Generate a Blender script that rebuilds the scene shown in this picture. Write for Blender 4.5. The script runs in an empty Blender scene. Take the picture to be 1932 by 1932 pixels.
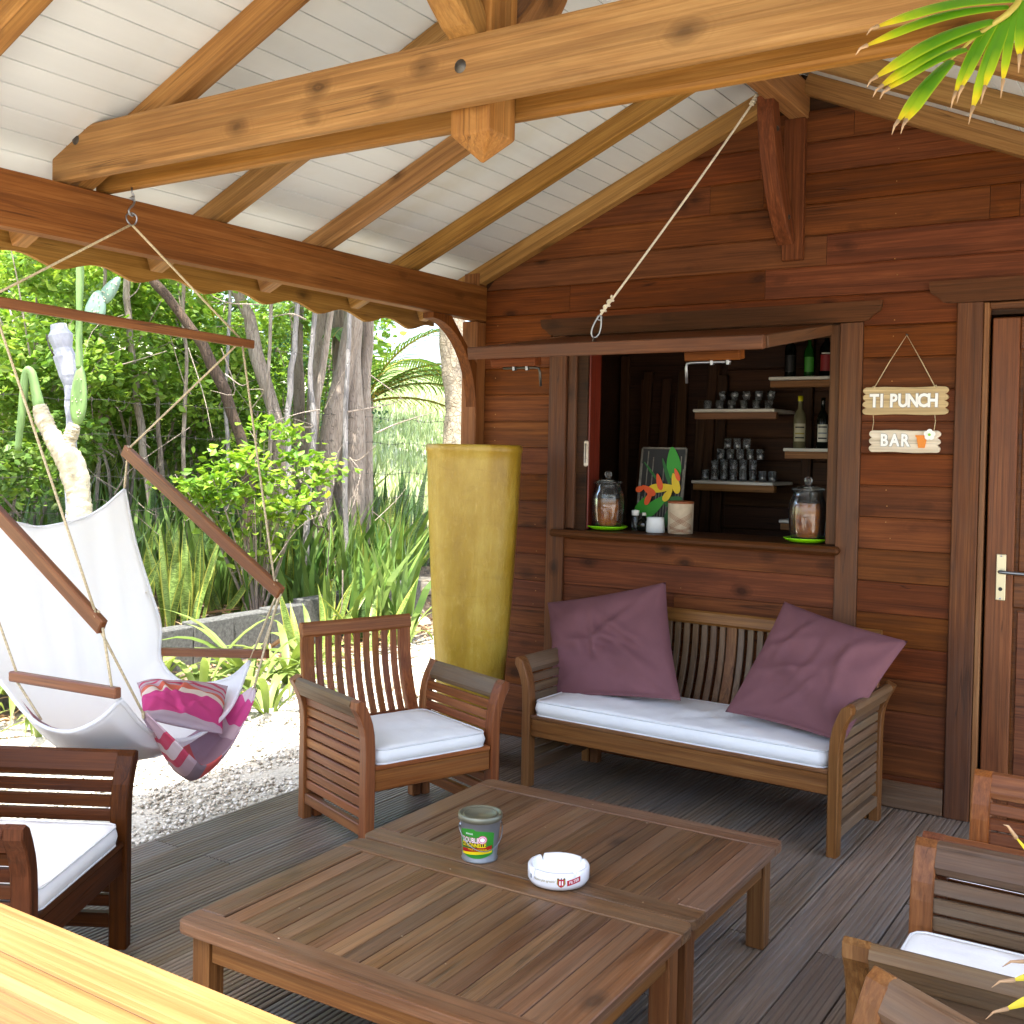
import bpy, math, random
import numpy as np
from mathutils import Vector, Matrix
random.seed(7); RNG = np.random.default_rng(7)
scene = bpy.context.scene
COL = scene.collection
rad = math.radians

# ------------------------------------------------------------------ camera
FPX, CX, CY, EYE = 2048.5, 972.7, 900.5, Vector((0, 0, 1.55))
YAW, PITCH, ROLL = rad(-32.65), rad(-1.30), rad(1.12)
_f = Vector((math.sin(YAW)*math.cos(PITCH), math.cos(YAW)*math.cos(PITCH), math.sin(PITCH)))
_r0 = Vector((math.cos(YAW), -math.sin(YAW), 0)); _u0 = _r0.cross(_f)
CR = _r0*math.cos(ROLL) + _u0*math.sin(ROLL)
CU = -_r0*math.sin(ROLL) + _u0*math.cos(ROLL)
cam_data = bpy.data.cameras.new('camera'); cam = bpy.data.objects.new('camera', cam_data); COL.objects.link(cam)
cam.matrix_world = Matrix(((CR.x, CU.x, -_f.x, 0), (CR.y, CU.y, -_f.y, 0), (CR.z, CU.z, -_f.z, EYE.z), (0, 0, 0, 1)))
cam_data.sensor_width = 36; cam_data.lens = 36*FPX/1932
cam_data.shift_x = -(CX-966)/1932; cam_data.shift_y = (CY-966)/1932
cam_data.clip_start = .05; cam_data.clip_end = 2000
scene.camera = cam

# ------------------------------------------------------------------ sky, sun, exposure
SUN = Vector((.14, -.33, 1)).normalized()
world = bpy.data.worlds.new('World'); scene.world = world; world.use_nodes = True
wn = world.node_tree.nodes; bg = wn['Background']
sky = wn.new('ShaderNodeTexSky'); sky.sky_type = 'NISHITA'; sky.sun_disc = False
sky.sun_elevation = math.asin(SUN.z); sky.sun_rotation = math.atan2(SUN.x, SUN.y)
sky.air_density = 1.0; sky.dust_density = 3.5; sky.ozone_density = 1.0
world.node_tree.links.new(sky.outputs[0], bg.inputs[0]); bg.inputs[1].default_value = .15
sun_data = bpy.data.lights.new('sun', 'SUN'); sun_data.energy = 3.0; sun_data.angle = rad(.53); sun_data.color = (1, .97, .92)
sun = bpy.data.objects.new('sun', sun_data); COL.objects.link(sun)
sun.rotation_euler = SUN.to_track_quat('Z', 'Y').to_euler()
vs = scene.view_settings; scene.display_settings.display_device = 'sRGB'
vs.view_transform = 'Standard'; vs.look = 'None'; vs.gamma = 1; vs.use_curve_mapping = False; vs.exposure = 2.42
scene.render.engine = 'CYCLES'
cy = scene.cycles; cy.use_denoising = True; cy.max_bounces = 9; cy.diffuse_bounces = 5; cy.glossy_bounces = 4
cy.transmission_bounces = 8; cy.transparent_max_bounces = 12; cy.caustics_reflective = False; cy.caustics_refractive = False
cy.sample_clamp_indirect = 6

# ------------------------------------------------------------------ pixel rays (photo measured on a 1932 px square) to places
def ray(u, v): return _f + CR*((u-CX)/FPX) - CU*((v-CY)/FPX)
def at(u, v, d): return EYE + ray(u, v)*d
def onx(u, v, x): r = ray(u, v); return EYE + r*(x/r.x)
def ony(u, v, y): r = ray(u, v); return EYE + r*(y/r.y)
def onz(u, v, z): r = ray(u, v); return EYE + r*((z-EYE.z)/r.z)

# ------------------------------------------------------------------ materials
def lin(c):
    if isinstance(c, str):
        c = [int(c[i:i+2], 16)/255 for i in (0, 2, 4)]
        return tuple(x/12.92 if x <= .04045 else ((x+.055)/1.055)**2.4 for x in c)
    return tuple(c)
def col4(c): return (*lin(c), 1)
class NT:
    def __init__(s, name):
        s.m = bpy.data.materials.new(name); s.m.use_nodes = True; s.t = s.m.node_tree; s.n = s.t.nodes
        s.b = s.n['Principled BSDF']; s.out = s.n['Material Output']
    def new(s, typ, **kw):
        n = s.n.new(typ)
        for k, v in kw.items():
            if k.startswith('_'): setattr(n, k[1:], v)
            else: n.inputs[k.replace('__', ' ')].default_value = v
        return n
    def link(s, a, b): s.t.links.new(a, b)
    def val(s, x): return x
    def math(s, op, a, b=None, c=None, clamp=False):
        n = s.n.new('ShaderNodeMath'); n.operation = op; n.use_clamp = clamp
        for i, x in enumerate((a, b, c)):
            if x is None: continue
            if hasattr(x, 'links'): s.link(x, n.inputs[i])
            else: n.inputs[i].default_value = x
        return n.outputs[0]
    def mix(s, fac, a, b, blend='MIX'):
        n = s.n.new('ShaderNodeMix'); n.data_type = 'RGBA'; n.blend_type = blend
        for x, i in ((fac, 0), (a, 6), (b, 7)):
            if hasattr(x, 'links'): s.link(x, n.inputs[i])
            elif i == 0: n.inputs[0].default_value = x
            else: n.inputs[i].default_value = col4(x)
        return n.outputs[2]
    def ramp(s, fac, stops):
        n = s.n.new('ShaderNodeValToRGB'); e = n.color_ramp.elements
        while len(e) < len(stops): e.new(.5)
        for el, (p, c) in zip(e, stops): el.position = p; el.color = col4(c) if not isinstance(c, (int, float)) else (c, c, c, 1)
        s.link(fac, n.inputs[0]); return n.outputs[0]
    def pos(s, scale=(1, 1, 1), rnd=True, coord='Object'):
        tc = s.new('ShaderNodeTexCoord'); v = tc.outputs[coord]
        if rnd:
            oi = s.new('ShaderNodeObjectInfo'); m = s.n.new('ShaderNodeVectorMath'); m.operation = 'SCALE'
            m.inputs[0].default_value = (31.7, 17.3, 53.1); s.link(oi.outputs['Random'], m.inputs['Scale'])
            a = s.n.new('ShaderNodeVectorMath'); a.operation = 'ADD'; s.link(v, a.inputs[0]); s.link(m.outputs[0], a.inputs[1]); v = a.outputs[0]
        m = s.n.new('ShaderNodeMapping'); m.inputs['Scale'].default_value = scale; s.link(v, m.inputs[0]); return m.outputs[0]
    def noise(s, vec, scale=1, detail=4, rough=.55, dist=0.):
        n = s.new('ShaderNodeTexNoise', Scale=scale, Detail=detail, Roughness=rough, Distortion=dist); s.link(vec, n.inputs['Vector']); return n.outputs[0]
    def bump(s, h, strength=.3, dist=.01):
        n = s.new('ShaderNodeBump', Strength=strength, Distance=dist); s.link(h, n.inputs['Height']); s.link(n.outputs[0], s.b.inputs['Normal'])
    def rand(s): return s.new('ShaderNodeObjectInfo').outputs['Random']
    def base(s, c):
        if hasattr(c, 'links'): s.link(c, s.b.inputs['Base Color'])
        else: s.b.inputs['Base Color'].default_value = col4(c)
    def rough(s, r):
        if hasattr(r, 'links'): s.link(r, s.b.inputs['Roughness'])
        else: s.b.inputs['Roughness'].default_value = r
M = {}
def wood(key, dark, mid, light, rough=.5, knots=.5, bump=.25, var=.3, weather=None, wamt=.5, coat=0., fig=1.0, spec=.4, ringd=.0):
    t = NT(key)
    P = t.pos((1.1*fig, 13*fig, 13*fig)); n1 = t.noise(P, 1, 5, .6, 1.1)
    n2 = t.noise(t.pos((3.5, 170, 170)), 1, 3, .6, .2)
    n3 = t.noise(t.pos((.9, 2.2, 2.2)), 1.3, 3, .5, .3)
    fac = t.math('ADD', t.math('MULTIPLY', n1, .42), t.math('ADD', t.math('MULTIPLY', n2, .36), t.math('MULTIPLY', n3, .22)))
    c = t.ramp(fac, [(.36, dark), (.5, mid), (.64, light)])
    nl = t.noise(t.pos((.7, 62, 62)), 1, 2, .5, .15); nw = t.noise(t.pos((.5, 20, 20)), 1, 2, .5, .4)
    ln = t.ramp(nl, [(.50, 0.), (.60, 1.)]); c = t.mix(t.math('MULTIPLY', ln, .34), c, tuple(x*.55 for x in lin(dark)))
    crk = t.math('MULTIPLY', t.ramp(t.math('ABSOLUTE', t.math('SUBTRACT', nw, .5)), [(.0, 1.), (.012, 0.)]), t.ramp(t.noise(t.pos((1.3, 3, 3)), 1.7, 2), [(.5, 0.), (.62, 1.)]))
    c = t.mix(t.math('MULTIPLY', crk, .7), c, tuple(x*.2 for x in lin(dark)))
    h = t.math('SUBTRACT', t.math('ADD', t.math('MULTIPLY', n2, .5), t.math('MULTIPLY', n1, .3)), t.math('ADD', t.math('MULTIPLY', ln, .4), crk))
    if knots > 0:
        v = t.new('ShaderNodeTexVoronoi', Scale=1.0, Randomness=1.0); t.link(t.pos((4.0, 6.6, 6.6)), v.inputs['Vector'])
        wob = t.math('MULTIPLY', t.noise(t.pos((14, 40, 40)), 1, 2), .14)
        d = t.math('ADD', v.outputs['Distance'], t.math('SUBTRACT', wob, .07))
        gate = t.math('GREATER_THAN', v.outputs['Color'], 1-knots)
        k = t.math('MULTIPLY', t.ramp(d, [(.07, 1.), (.13, .6), (.26, 0.)]), gate)
        c = t.mix(t.math('MULTIPLY', k, .82), c, tuple(x*.28 for x in lin(dark)))
        ring = t.ramp(t.math('SINE', t.math('MULTIPLY', d, 70)), [(.2, 0.), (.9, 1.)])
        c = t.mix(t.math('MULTIPLY', t.math('MULTIPLY', ring, gate), t.ramp(d, [(.1, .30), (.45, 0.)])), c, dark)
    if weather:
        w = t.noise(t.pos((.8, 3, 3)), 1.6, 4, .65, .4); w2 = t.noise(t.pos((6, 60, 60)), 1, 3, .6)
        wf = t.ramp(t.math('ADD', t.math('MULTIPLY', w, .7), t.math('MULTIPLY', w2, .3)), [(.5-wamt*.22, 0.), (.5+.24-wamt*.2, 1.)])
        c = t.mix(t.math('MULTIPLY', wf, min(1, wamt*1.2)), c, weather)
    hs = t.new('ShaderNodeHueSaturation'); r = t.rand()
    t.link(t.math('ADD', t.math('MULTIPLY', r, var), 1-var*.5), hs.inputs['Value'])
    t.link(t.math('ADD', t.math('MULTIPLY', t.math('FRACT', t.math('MULTIPLY', r, 7.31)), .012), .496), hs.inputs['Hue'])
    t.link(t.math('ADD', t.math('MULTIPLY', t.math('FRACT', t.math('MULTIPLY', r, 3.77)), .10), .95), hs.inputs['Saturation'])
    t.link(c, hs.inputs['Color']); t.base(hs.outputs[0])
    t.rough(t.math('ADD', t.math('MULTIPLY', n1, .25), rough-.12)); t.b.inputs['Specular IOR Level'].default_value = spec
    if coat: t.b.inputs['Coat Weight'].default_value = coat; t.b.inputs['Coat Roughness'].default_value = .25
    t.bump(h, bump, .004); M[key] = t.m; return t.m
def plain(key, c, rough=.5, metal=0., spec=.5, var=0., nscale=0, namt=.15, bump=0, bscale=30, coat=0, coord='Object'):
    t = NT(key); cc = c
    if nscale:
        n = t.noise(t.pos((nscale,)*3, coord=coord), 1, 5, .6); a = lin(c)
        cc = t.ramp(n, [(.3, tuple(x*(1-namt) for x in a)), (.7, tuple(min(1, x*(1+namt)) for x in a))])
    if var:
        hs = t.new('ShaderNodeHueSaturation'); t.link(t.math('ADD', t.math('MULTIPLY', t.rand(), var), 1-var/2), hs.inputs['Value'])
        if hasattr(cc, 'links'): t.link(cc, hs.inputs['Color'])
        else: hs.inputs['Color'].default_value = col4(cc)
        cc = hs.outputs[0]
    t.base(cc); t.rough(rough); t.b.inputs['Metallic'].default_value = metal; t.b.inputs['Specular IOR Level'].default_value = spec
    if bump: t.bump(t.noise(t.pos((bscale,)*3, coord=coord), 1, 4, .6), bump, .01)
    if coat: t.b.inputs['Coat Weight'].default_value = coat
    M[key] = t.m; return t.m
def leafmat(key, c1, c2, trans=.35, rough=.45, scale=3., edge=None, mottle=0., spec=.35):
    t = NT(key); n = t.noise(t.pos((scale,)*3), 1, 3, .6)
    c = t.ramp(n, [(.32, c1), (.68, c2)])
    if mottle:
        w = t.noise(t.pos((60, 14, 14)), 1, 4, .7, 1.5)
        c = t.mix(t.math('MULTIPLY', t.ramp(w, [(.47, 0.), (.56, 1.)]), mottle), c, tuple(min(1, x*2.1+.03) for x in lin(c2)))
    if edge:
        tc = t.new('ShaderNodeTexCoord'); sp = t.new('ShaderNodeSeparateXYZ'); t.link(tc.outputs['UV'], sp.inputs[0])
        e = t.math('ABSOLUTE', t.math('SUBTRACT', sp.outputs[1], .5)); c = t.mix(t.ramp(e, [(.36, 0.), (.44, 1.)]), c, edge)
    hs = t.new('ShaderNodeHueSaturation'); r = t.rand(); geo = t.new('ShaderNodeNewGeometry')
    ri = geo.outputs['Random Per Island'] if 'Random Per Island' in geo.outputs else r
    t.link(t.math('ADD', t.math('MULTIPLY', ri, .65), .68), hs.inputs['Value'])
    t.link(t.math('ADD', t.math('MULTIPLY', t.math('FRACT', t.math('MULTIPLY', ri, 5.3)), .035), .485), hs.inputs['Hue'])
    t.link(c, hs.inputs['Color']); c = hs.outputs[0]
    t.base(c); t.rough(rough); t.b.inputs['Specular IOR Level'].default_value = spec
    tr = t.new('ShaderNodeBsdfTranslucent'); c2_ = t.mix(1., c, (1., 1., .45), 'MULTIPLY'); t.link(c2_, tr.inputs[0])
    mx = t.new('ShaderNodeMixShader'); mx.inputs[0].default_value = trans; t.link(t.b.outputs[0], mx.inputs[1]); t.link(tr.outputs[0], mx.inputs[2])
    t.link(mx.outputs[0], t.out.inputs[0]); M[key] = t.m; return t.m

wood('cabin_wood', '4d2812', '683618', '7f4722', rough=.62, knots=.6, bump=.3, var=.16, weather='3d2011', wamt=.35, spec=.14)
wood('cabin_trim', '482a18', '5f381d', '764b2a', rough=.55, knots=.25, bump=.3, var=.18, weather='4f3d33', wamt=.4, spec=.22)
wood('header_wood', '40230f', '532e15', '64391c', rough=.6, knots=.3, bump=.3, var=.1, weather='33200f', wamt=.3, spec=.18)
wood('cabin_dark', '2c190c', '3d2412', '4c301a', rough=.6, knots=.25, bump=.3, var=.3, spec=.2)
wood('door_wood', '522a12', '6d3c1c', '844e28', rough=.45, knots=.1, bump=.2, var=.15, weather='33261a', wamt=.3, spec=.3)
wood('beam_wood', '764b22', '916333', 'a87a46', rough=.55, knots=.55, bump=.4, var=.1, weather='7d5c38', wamt=.3, spec=.2)
wood('plate_wood', '643a16', '7f4f22', '946432', rough=.55, knots=.6, bump=.35, var=.08, weather='4d2c10', wamt=.3, spec=.18)
wood('rafter_wood', '785228', '926938', 'a67e4a', rough=.55, knots=.35, bump=.35, var=.12, spec=.2)
wood('teak', '61391c', '7d502b', '956a40', rough=.45, knots=.08, bump=.25, var=.3, weather='6b4c30', wamt=.3, spec=.3)
wood('teak_red', '66371d', '854b28', '9c643a', rough=.42, knots=.05, bump=.25, var=.35, weather='6a4630', wamt=.25, spec=.25)
wood('teak_dark', '361a0c', '4a250e', '5d3218', rough=.45, knots=.05, bump=.25, var=.2, spec=.16)
wood('teak_grey', '583e28', '6c5036', '816548', rough=.5, knots=.08, bump=.35, var=.3, weather='6f6253', wamt=.55, spec=.3)
wood('table_wood', '4f3420', '6b492e', '866245', rough=.42, knots=.1, bump=.4, var=.5, weather='75614e', wamt=.45, spec=.4)
wood('deck_wood', '665644', '7d6a57', '948370', rough=.46, knots=.15, bump=.6, var=.28, weather='807d79', wamt=.5, spec=.45)
wood('rail_wood', '72522f', '876640', '9a7b55', rough=.6, knots=.1, bump=.5, var=.1)
wood('bar_wood', '60331a', '7a4725', '905b34', rough=.42, knots=0, bump=.15, var=.1)
wood('sign_wood', 'b09672', 'ccb48c', 'dfceac', rough=.7, knots=.05, bump=.5, var=.1)
wood('sign_pale', 'c8b69c', 'dccdb8', 'e8dece', rough=.7, knots=0, bump=.4, var=.05)
wood('red_paint', '561f12', '6c2a1a', '7c3422', rough=.45, knots=0, bump=.1, var=.1)
wood('shelf_wood', '6b4526', '8a5d35', 'a47547', rough=.6, knots=.1, bump=.2, var=.2)
def ceilmat():
    t = NT('ceiling_white'); n = t.noise(t.pos((.35, 2, 2)), 2., 5, .6); n2 = t.noise(t.pos((1.2, 1.2, 1.2), rnd=False), 1.4, 4, .6, .5)
    c = t.ramp(n, [(.35, 'c6cbcc'), (.65, 'd2d6d6')]); c = t.mix(t.math('MULTIPLY', t.ramp(n2, [(.55, 0.), (.72, 1.)]), .35), c, 'b5ad94'); t.base(c); t.rough(.5); t.bump(t.noise(t.pos((1, 60, 60)), 1, 2), .08, .003); M['ceiling_white'] = t.m
ceilmat()
plain('roof_metal', '8a3b2c', .4, metal=.3)
plain('cushion_white', 'f4f5f3', .85, nscale=4, namt=.03, bump=.25, bscale=14, spec=.15)
plain('piping_white', 'e4e6e6', .8)
plain('cloth_white', 'f6f6f6', .85, nscale=2, namt=.03, bump=.2, bscale=9, spec=.1)
plain('mauve', '764f53', .85, nscale=4, namt=.10, bump=.3, bscale=11, spec=.15)
plain('rope', 'c9b894', .85, nscale=150, namt=.3, bump=.6, bscale=260)
plain('rope_pale', 'e6ddc8', .85, nscale=150, namt=.2, bump=.6, bscale=260)
plain('steel', '93969a', .38, metal=1.)
plain('dark_steel', '55504a', .45, metal=.9)
plain('tin', '8b8f92', .40, metal=.55, nscale=12, namt=.06)
plain('tin_lid', '7a7a68', .35, metal=.5)
plain('porcelain', 'f4f5f6', .15, coat=.5)
plain('lime_plastic', '8fe00c', .35)
plain('white_pot', 'dfe2e2', .4)
plain('brass_plate', 'cfc4a4', .35, metal=.7)
plain('white_paint', 'efeee8', .6)
plain('shelf_white', 'dcd8cc', .5)
plain('ink', '16181a', .5); plain('grey_ink', '858b92', .6); plain('gold_ink', '9a8a3a', .5); plain('red_ink', 'b81430', .4)
plain('pink_ink', 'd83a72', .4); plain('green_ink', '2f8a2a', .4); plain('lime_ink', '86c71c', .4); plain('yellow_ink', 'f2d818', .4); plain('orange_ink', 'e0851c', .5); plain('white_ink', 'fbfbfb', .4); plain('deepred_ink', 'a81818', .4)
plain('letter_white', 'f4f4f2', .5)
plain('leafpaint', '2f8f1d', .5); plain('leafpaint_dark', '1a5c18', .5); plain('petal_yellow', 'd8b80f', .5); plain('petal_orange', 'd9541a', .5); plain('canvas_grey', '6b665c', .8, nscale=30, namt=.5); plain('canvas_black', '15140f', .6)
plain('gravel', 'd9cfbd', .9, nscale=7, namt=.25, bump=.6, bscale=90)
plain('pebble', 'd8cfbf', .85, var=.5, nscale=30, namt=.2)
plain('litter', '8f6d4e', .9, nscale=15, namt=.4, bump=.5, bscale=60)
plain('concrete', '5c5c58', .95, nscale=45, namt=.45, bump=1., bscale=140)
plain('rock', 'b9aa94', .9, nscale=9, namt=.3, bump=.7, bscale=18)
plain('wire', '4a4640', .6, metal=.5)
plain('cactus_green', '6c8a4c', .6, nscale=8, namt=.15); plain('cactus_blue', '6d8a76', .6, nscale=8, namt=.12); plain('cactus_trunk', 'b3a88c', .9, nscale=14, namt=.22, bump=.8, bscale=25)
plain('bleached_wood', '9c9ea6', .85, nscale=10, namt=.2, bump=.8, bscale=22)
plain('x_amber', '8a4a10', .2); plain('spice', '9a6a30', .6, nscale=40, namt=.4); plain('fruit', 'c07a2a', .5, nscale=25, namt=.25)
plain('canister', 'b9a78c', .6, nscale=20, namt=.15); plain('canister_rim', '8a4a24', .5)
plain('bottle_dark', '11150f', .12); plain('bottle_green', '1c4a1a', .12); plain('label_pale', 'b9b498', .6); plain('label_white', 'd8d6c8', .6); plain('bottle_cap', 'c9c414', .4); plain('label_red', '8a1a1a', .5); plain('bottle_clear', '6f6a50', .12); plain('label_green', '3f8f2a', .5)
plain('dry_leaf', 'a58562', .85, nscale=20, namt=.3)
leafmat('sansevieria', '445c2a', '708a42', .28, .4, 2., edge='a8ac4e', mottle=.5)
leafmat('sansevieria_plain', '4c6a30', '7a9446', .3, .45, 2.)
leafmat('sansevieria_dark', '32502a', '527040', .2, .4, 2., mottle=.5)
leafmat('strap_leaf', '587034', '8aa05a', .3, .45, 2.)
leafmat('yellow_leaf', 'a8a530', 'c6c04c', .3, .5, 2.)
leafmat('lime_leaf', '6a8e2c', '98b848', .45, .4, 2.)
leafmat('bush_leaf', '648434', '98b450', .5, .45, 1.2)
leafmat('bush_leaf_dark', '567432', '84a048', .45, .45, 1.2)
leafmat('fern_leaf', '4e7a58', '70986e', .3, .5, 2.)
leafmat('grass', '8a9a66', 'bcc898', .3, .6, .6)
leafmat('tall_grass', '7c8c40', 'aab464', .35, .5, .8)
leafmat('palm_leaf', '587e38', '86a250', .35, .45, 2.)
leafmat('palm_yellow', 'a8a03c', 'c8be60', .35, .45, 2.)
leafmat('areca_tip', 'c0b828', 'd8ce38', .3, .4, 3.)
def bark(key, a, b, c, sc=(26, 26, 5), bumpv=1.):
    t = NT(key); n = t.noise(t.pos(sc), 1, 7, .7, .8); n2 = t.noise(t.pos((4, 4, 1.5)), 1, 3, .6); v = t.new('ShaderNodeTexVoronoi', Scale=1.3); v.feature = 'DISTANCE_TO_EDGE'; t.link(t.pos((sc[0]*1.6, sc[1]*1.6, sc[2])), v.inputs['Vector'])
    cr = t.ramp(v.outputs[0], [(.0, 0.), (.07, 1.)]); cc = t.ramp(t.math('ADD', t.math('MULTIPLY', n, .6), t.math('MULTIPLY', n2, .4)), [(.3, a), (.5, b), (.7, c)]); t.base(t.mix(t.math('MULTIPLY', t.math('SUBTRACT', 1., cr), .55), cc, a)); t.rough(.9)
    t.bump(t.math('ADD', t.math('MULTIPLY', cr, .3), n), bumpv, .02); M[key] = t.m
bark('bark', '75675a', 'a09181', 'bcafa0'); bark('bark_dark', '3a2e26', '574638', '75604c'); bark('bark_grey', '75706c', '928d88', 'aca7a1'); bark('palm_bark', '857660', 'a89a82', 'bfb39e', (9, 9, 14))
def glassmat(key, c=(1, 1, 1), rough=0., ior=1.45):
    t = NT(key); t.b.inputs['Transmission Weight'].default_value = 1.; t.b.inputs['Roughness'].default_value = rough; t.b.inputs['IOR'].default_value = ior; t.base(c)
    # light passes through thin glass
    M[key] = t.m
glassmat('amber', (.62, .30, .07), ior=1.33)
def barglass():
    for key, tint, boost, painted_glint in (('barglass', (.9, .92, .92), 2.5, .16), ('glass', (.95, .97, .96), .9, .02)):  # last value: white diffuse share standing in for highlights on the glass
        t = NT(key); t.base('e8ecee'); t.rough(.4); tr = t.new('ShaderNodeBsdfTransparent'); tr.inputs[0].default_value = (*tint, 1); gl = t.new('ShaderNodeBsdfGlossy', Roughness=.05); fr = t.new('ShaderNodeFresnel', IOR=1.5); mx = t.new('ShaderNodeMixShader'); m0 = t.new('ShaderNodeMixShader'); m0.inputs[0].default_value = painted_glint
        t.link(tr.outputs[0], m0.inputs[1]); t.link(t.b.outputs[0], m0.inputs[2]); t.link(t.math('MINIMUM', t.math('MULTIPLY', fr.outputs[0], boost), 1.), mx.inputs[0]); t.link(m0.outputs[0], mx.inputs[1]); t.link(gl.outputs[0], mx.inputs[2]); t.link(mx.outputs[0], t.out.inputs[0]); M[key] = t.m
    t = NT('infusion'); t.b.inputs['Specular IOR Level'].default_value = 0; t.rough(.6); t.base(t.ramp(t.noise(t.pos((10, 10, 16)), 1, 4), [(.35, '8a4206'), (.65, 'c4701a')])); tr = t.new('ShaderNodeBsdfTransparent'); tr.inputs[0].default_value = (.75, .40, .12, 1); mx = t.new('ShaderNodeMixShader'); mx.inputs[0].default_value = .2; t.link(t.b.outputs[0], mx.inputs[1]); t.link(tr.outputs[0], mx.inputs[2]); t.link(mx.outputs[0], t.out.inputs[0]); M['infusion'] = t.m
    t = NT('cloth_white'); t.base((.95, .95, .95)); t.rough(.9); t.b.inputs['Specular IOR Level'].default_value = .1; tr = t.new('ShaderNodeBsdfTranslucent'); tr.inputs[0].default_value = (.95, .96, .97, 1); mx = t.new('ShaderNodeMixShader'); mx.inputs[0].default_value = .42; t.link(t.b.outputs[0], mx.inputs[1]); t.link(tr.outputs[0], mx.inputs[2]); t.link(mx.outputs[0], t.out.inputs[0]); t.bump(t.noise(t.pos((9, 9, 9), rnd=False), 1, 3), .15, .01); M['cloth_white'] = t.m
barglass()
# ------------------------------------------------------------------ mesh helpers
def mesh(name, verts, faces, mat=None, smooth=False, uvs=None):
    me = bpy.data.meshes.new(name); me.from_pydata([tuple(v) for v in verts], [], faces)
    if uvs is not None:
        ul = me.uv_layers.new(name='UVMap'); li = np.empty(len(me.loops), dtype=np.int32); me.loops.foreach_get('vertex_index', li)
        ul.data.foreach_set('uv', np.asarray(uvs, dtype=np.float32)[li].ravel())
    if smooth: me.polygons.foreach_set('use_smooth', [True]*len(me.polygons))
    for m in (mat if isinstance(mat, (list, tuple)) else [mat]):
        if m: me.materials.append(M[m] if isinstance(m, str) else m)
    me.update(); return me
def link(name, data, parent=None, mtx=None, loc=None):
    o = bpy.data.objects.new(name, data); COL.objects.link(o)
    if parent: o.parent = parent
    if mtx is not None: o.matrix_basis = mtx
    elif loc is not None: o.location = loc
    return o
def tag(o, label=None, cat=None, group=None, kind=None):
    if label: o['label'] = label
    if cat: o['category'] = cat
    if group: o['group'] = group
    if kind: o['kind'] = kind
    return o
def thing(name, label, cat, loc=(0, 0, 0), rz=0., group=None):
    o = bpy.data.objects.new(name, None); COL.objects.link(o); o.location = loc; o.rotation_euler = (0, 0, rz); o.empty_display_size = .1
    return tag(o, label, cat, group)
def frame(p, xd, zd=(0, 0, 1)):
    x = Vector(xd).normalized(); z = Vector(zd)
    if abs(x.dot(z.normalized())) > .999: z = Vector((0, 1, 0))
    y = z.cross(x).normalized(); z = x.cross(y)
    p = Vector(p)
    return Matrix(((x.x, y.x, z.x, p.x), (x.y, y.y, z.y, p.y), (x.z, y.z, z.z, p.z), (0, 0, 0, 1)))
_cache = {}
def cbox_geo(x0, x1, y0, y1, z0, z1, c):
    c = min(c, .45*(x1-x0), .45*(y1-y0), .45*(z1-z0)); V = []; F = []; idx = {}
    for ix, X in enumerate((x0, x1)):
        for iy, Y in enumerate((y0, y1)):
            for iz, Z in enumerate((z0, z1)):
                sx, sy, sz = (c if ix == 0 else -c), (c if iy == 0 else -c), (c if iz == 0 else -c)
                for a, v in enumerate(((X, Y+sy, Z+sz), (X+sx, Y, Z+sz), (X+sx, Y+sy, Z))): idx[(ix, iy, iz, a)] = len(V); V.append(v)
    I = lambda ix, iy, iz, a: idx[(ix, iy, iz, a)]
    for s in (0, 1):
        f = [I(s, 0, 0, 0), I(s, 1, 0, 0), I(s, 1, 1, 0), I(s, 0, 1, 0)]; F.append(f if s else f[::-1])
        f = [I(0, s, 0, 1), I(1, s, 0, 1), I(1, s, 1, 1), I(0, s, 1, 1)]; F.append(f[::-1] if s else f)
        f = [I(0, 0, s, 2), I(1, 0, s, 2), I(1, 1, s, 2), I(0, 1, s, 2)]; F.append(f if s else f[::-1])
    ctr = Vector(((x0+x1)/2, (y0+y1)/2, (z0+z1)/2))
    ext = []
    for a in (0, 1):
        for b in (0, 1):
            ext.append([I(0, a, b, 1), I(1, a, b, 1), I(1, a, b, 2), I(0, a, b, 2)])
            ext.append([I(a, 0, b, 0), I(a, 1, b, 0), I(a, 1, b, 2), I(a, 0, b, 2)])
            ext.append([I(a, b, 0, 0), I(a, b, 1, 0), I(a, b, 1, 1), I(a, b, 0, 1)])
            for d in (0, 1): ext.append([I(a, b, d, 0), I(a, b, d, 1), I(a, b, d, 2)])
    for f in ext:
        p = [Vector(V[i]) for i in f]; n = (p[1]-p[0]).cross(p[2]-p[0]); m = sum(p, Vector())/len(p)
        F.append(f if n.dot(m-ctr) > 0 else f[::-1])
    return V, F
def beam(name, p0, p1, w, h, mat, parent=None, up=(0, 0, 1), c=.004):
    """straight timber from p0 to p1, w across, h along up; grain runs along its local X"""
    p0 = Vector(p0); p1 = Vector(p1); L = (p1-p0).length
    k = ('b', round(L, 3), round(w, 4), round(h, 4), mat, c)
    if k not in _cache: _cache[k] = mesh(name, *cbox_geo(0, L, -w/2, w/2, -h/2, h/2, c), mat)
    return link(name, _cache[k], parent, frame(p0, p1-p0, up))
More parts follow.
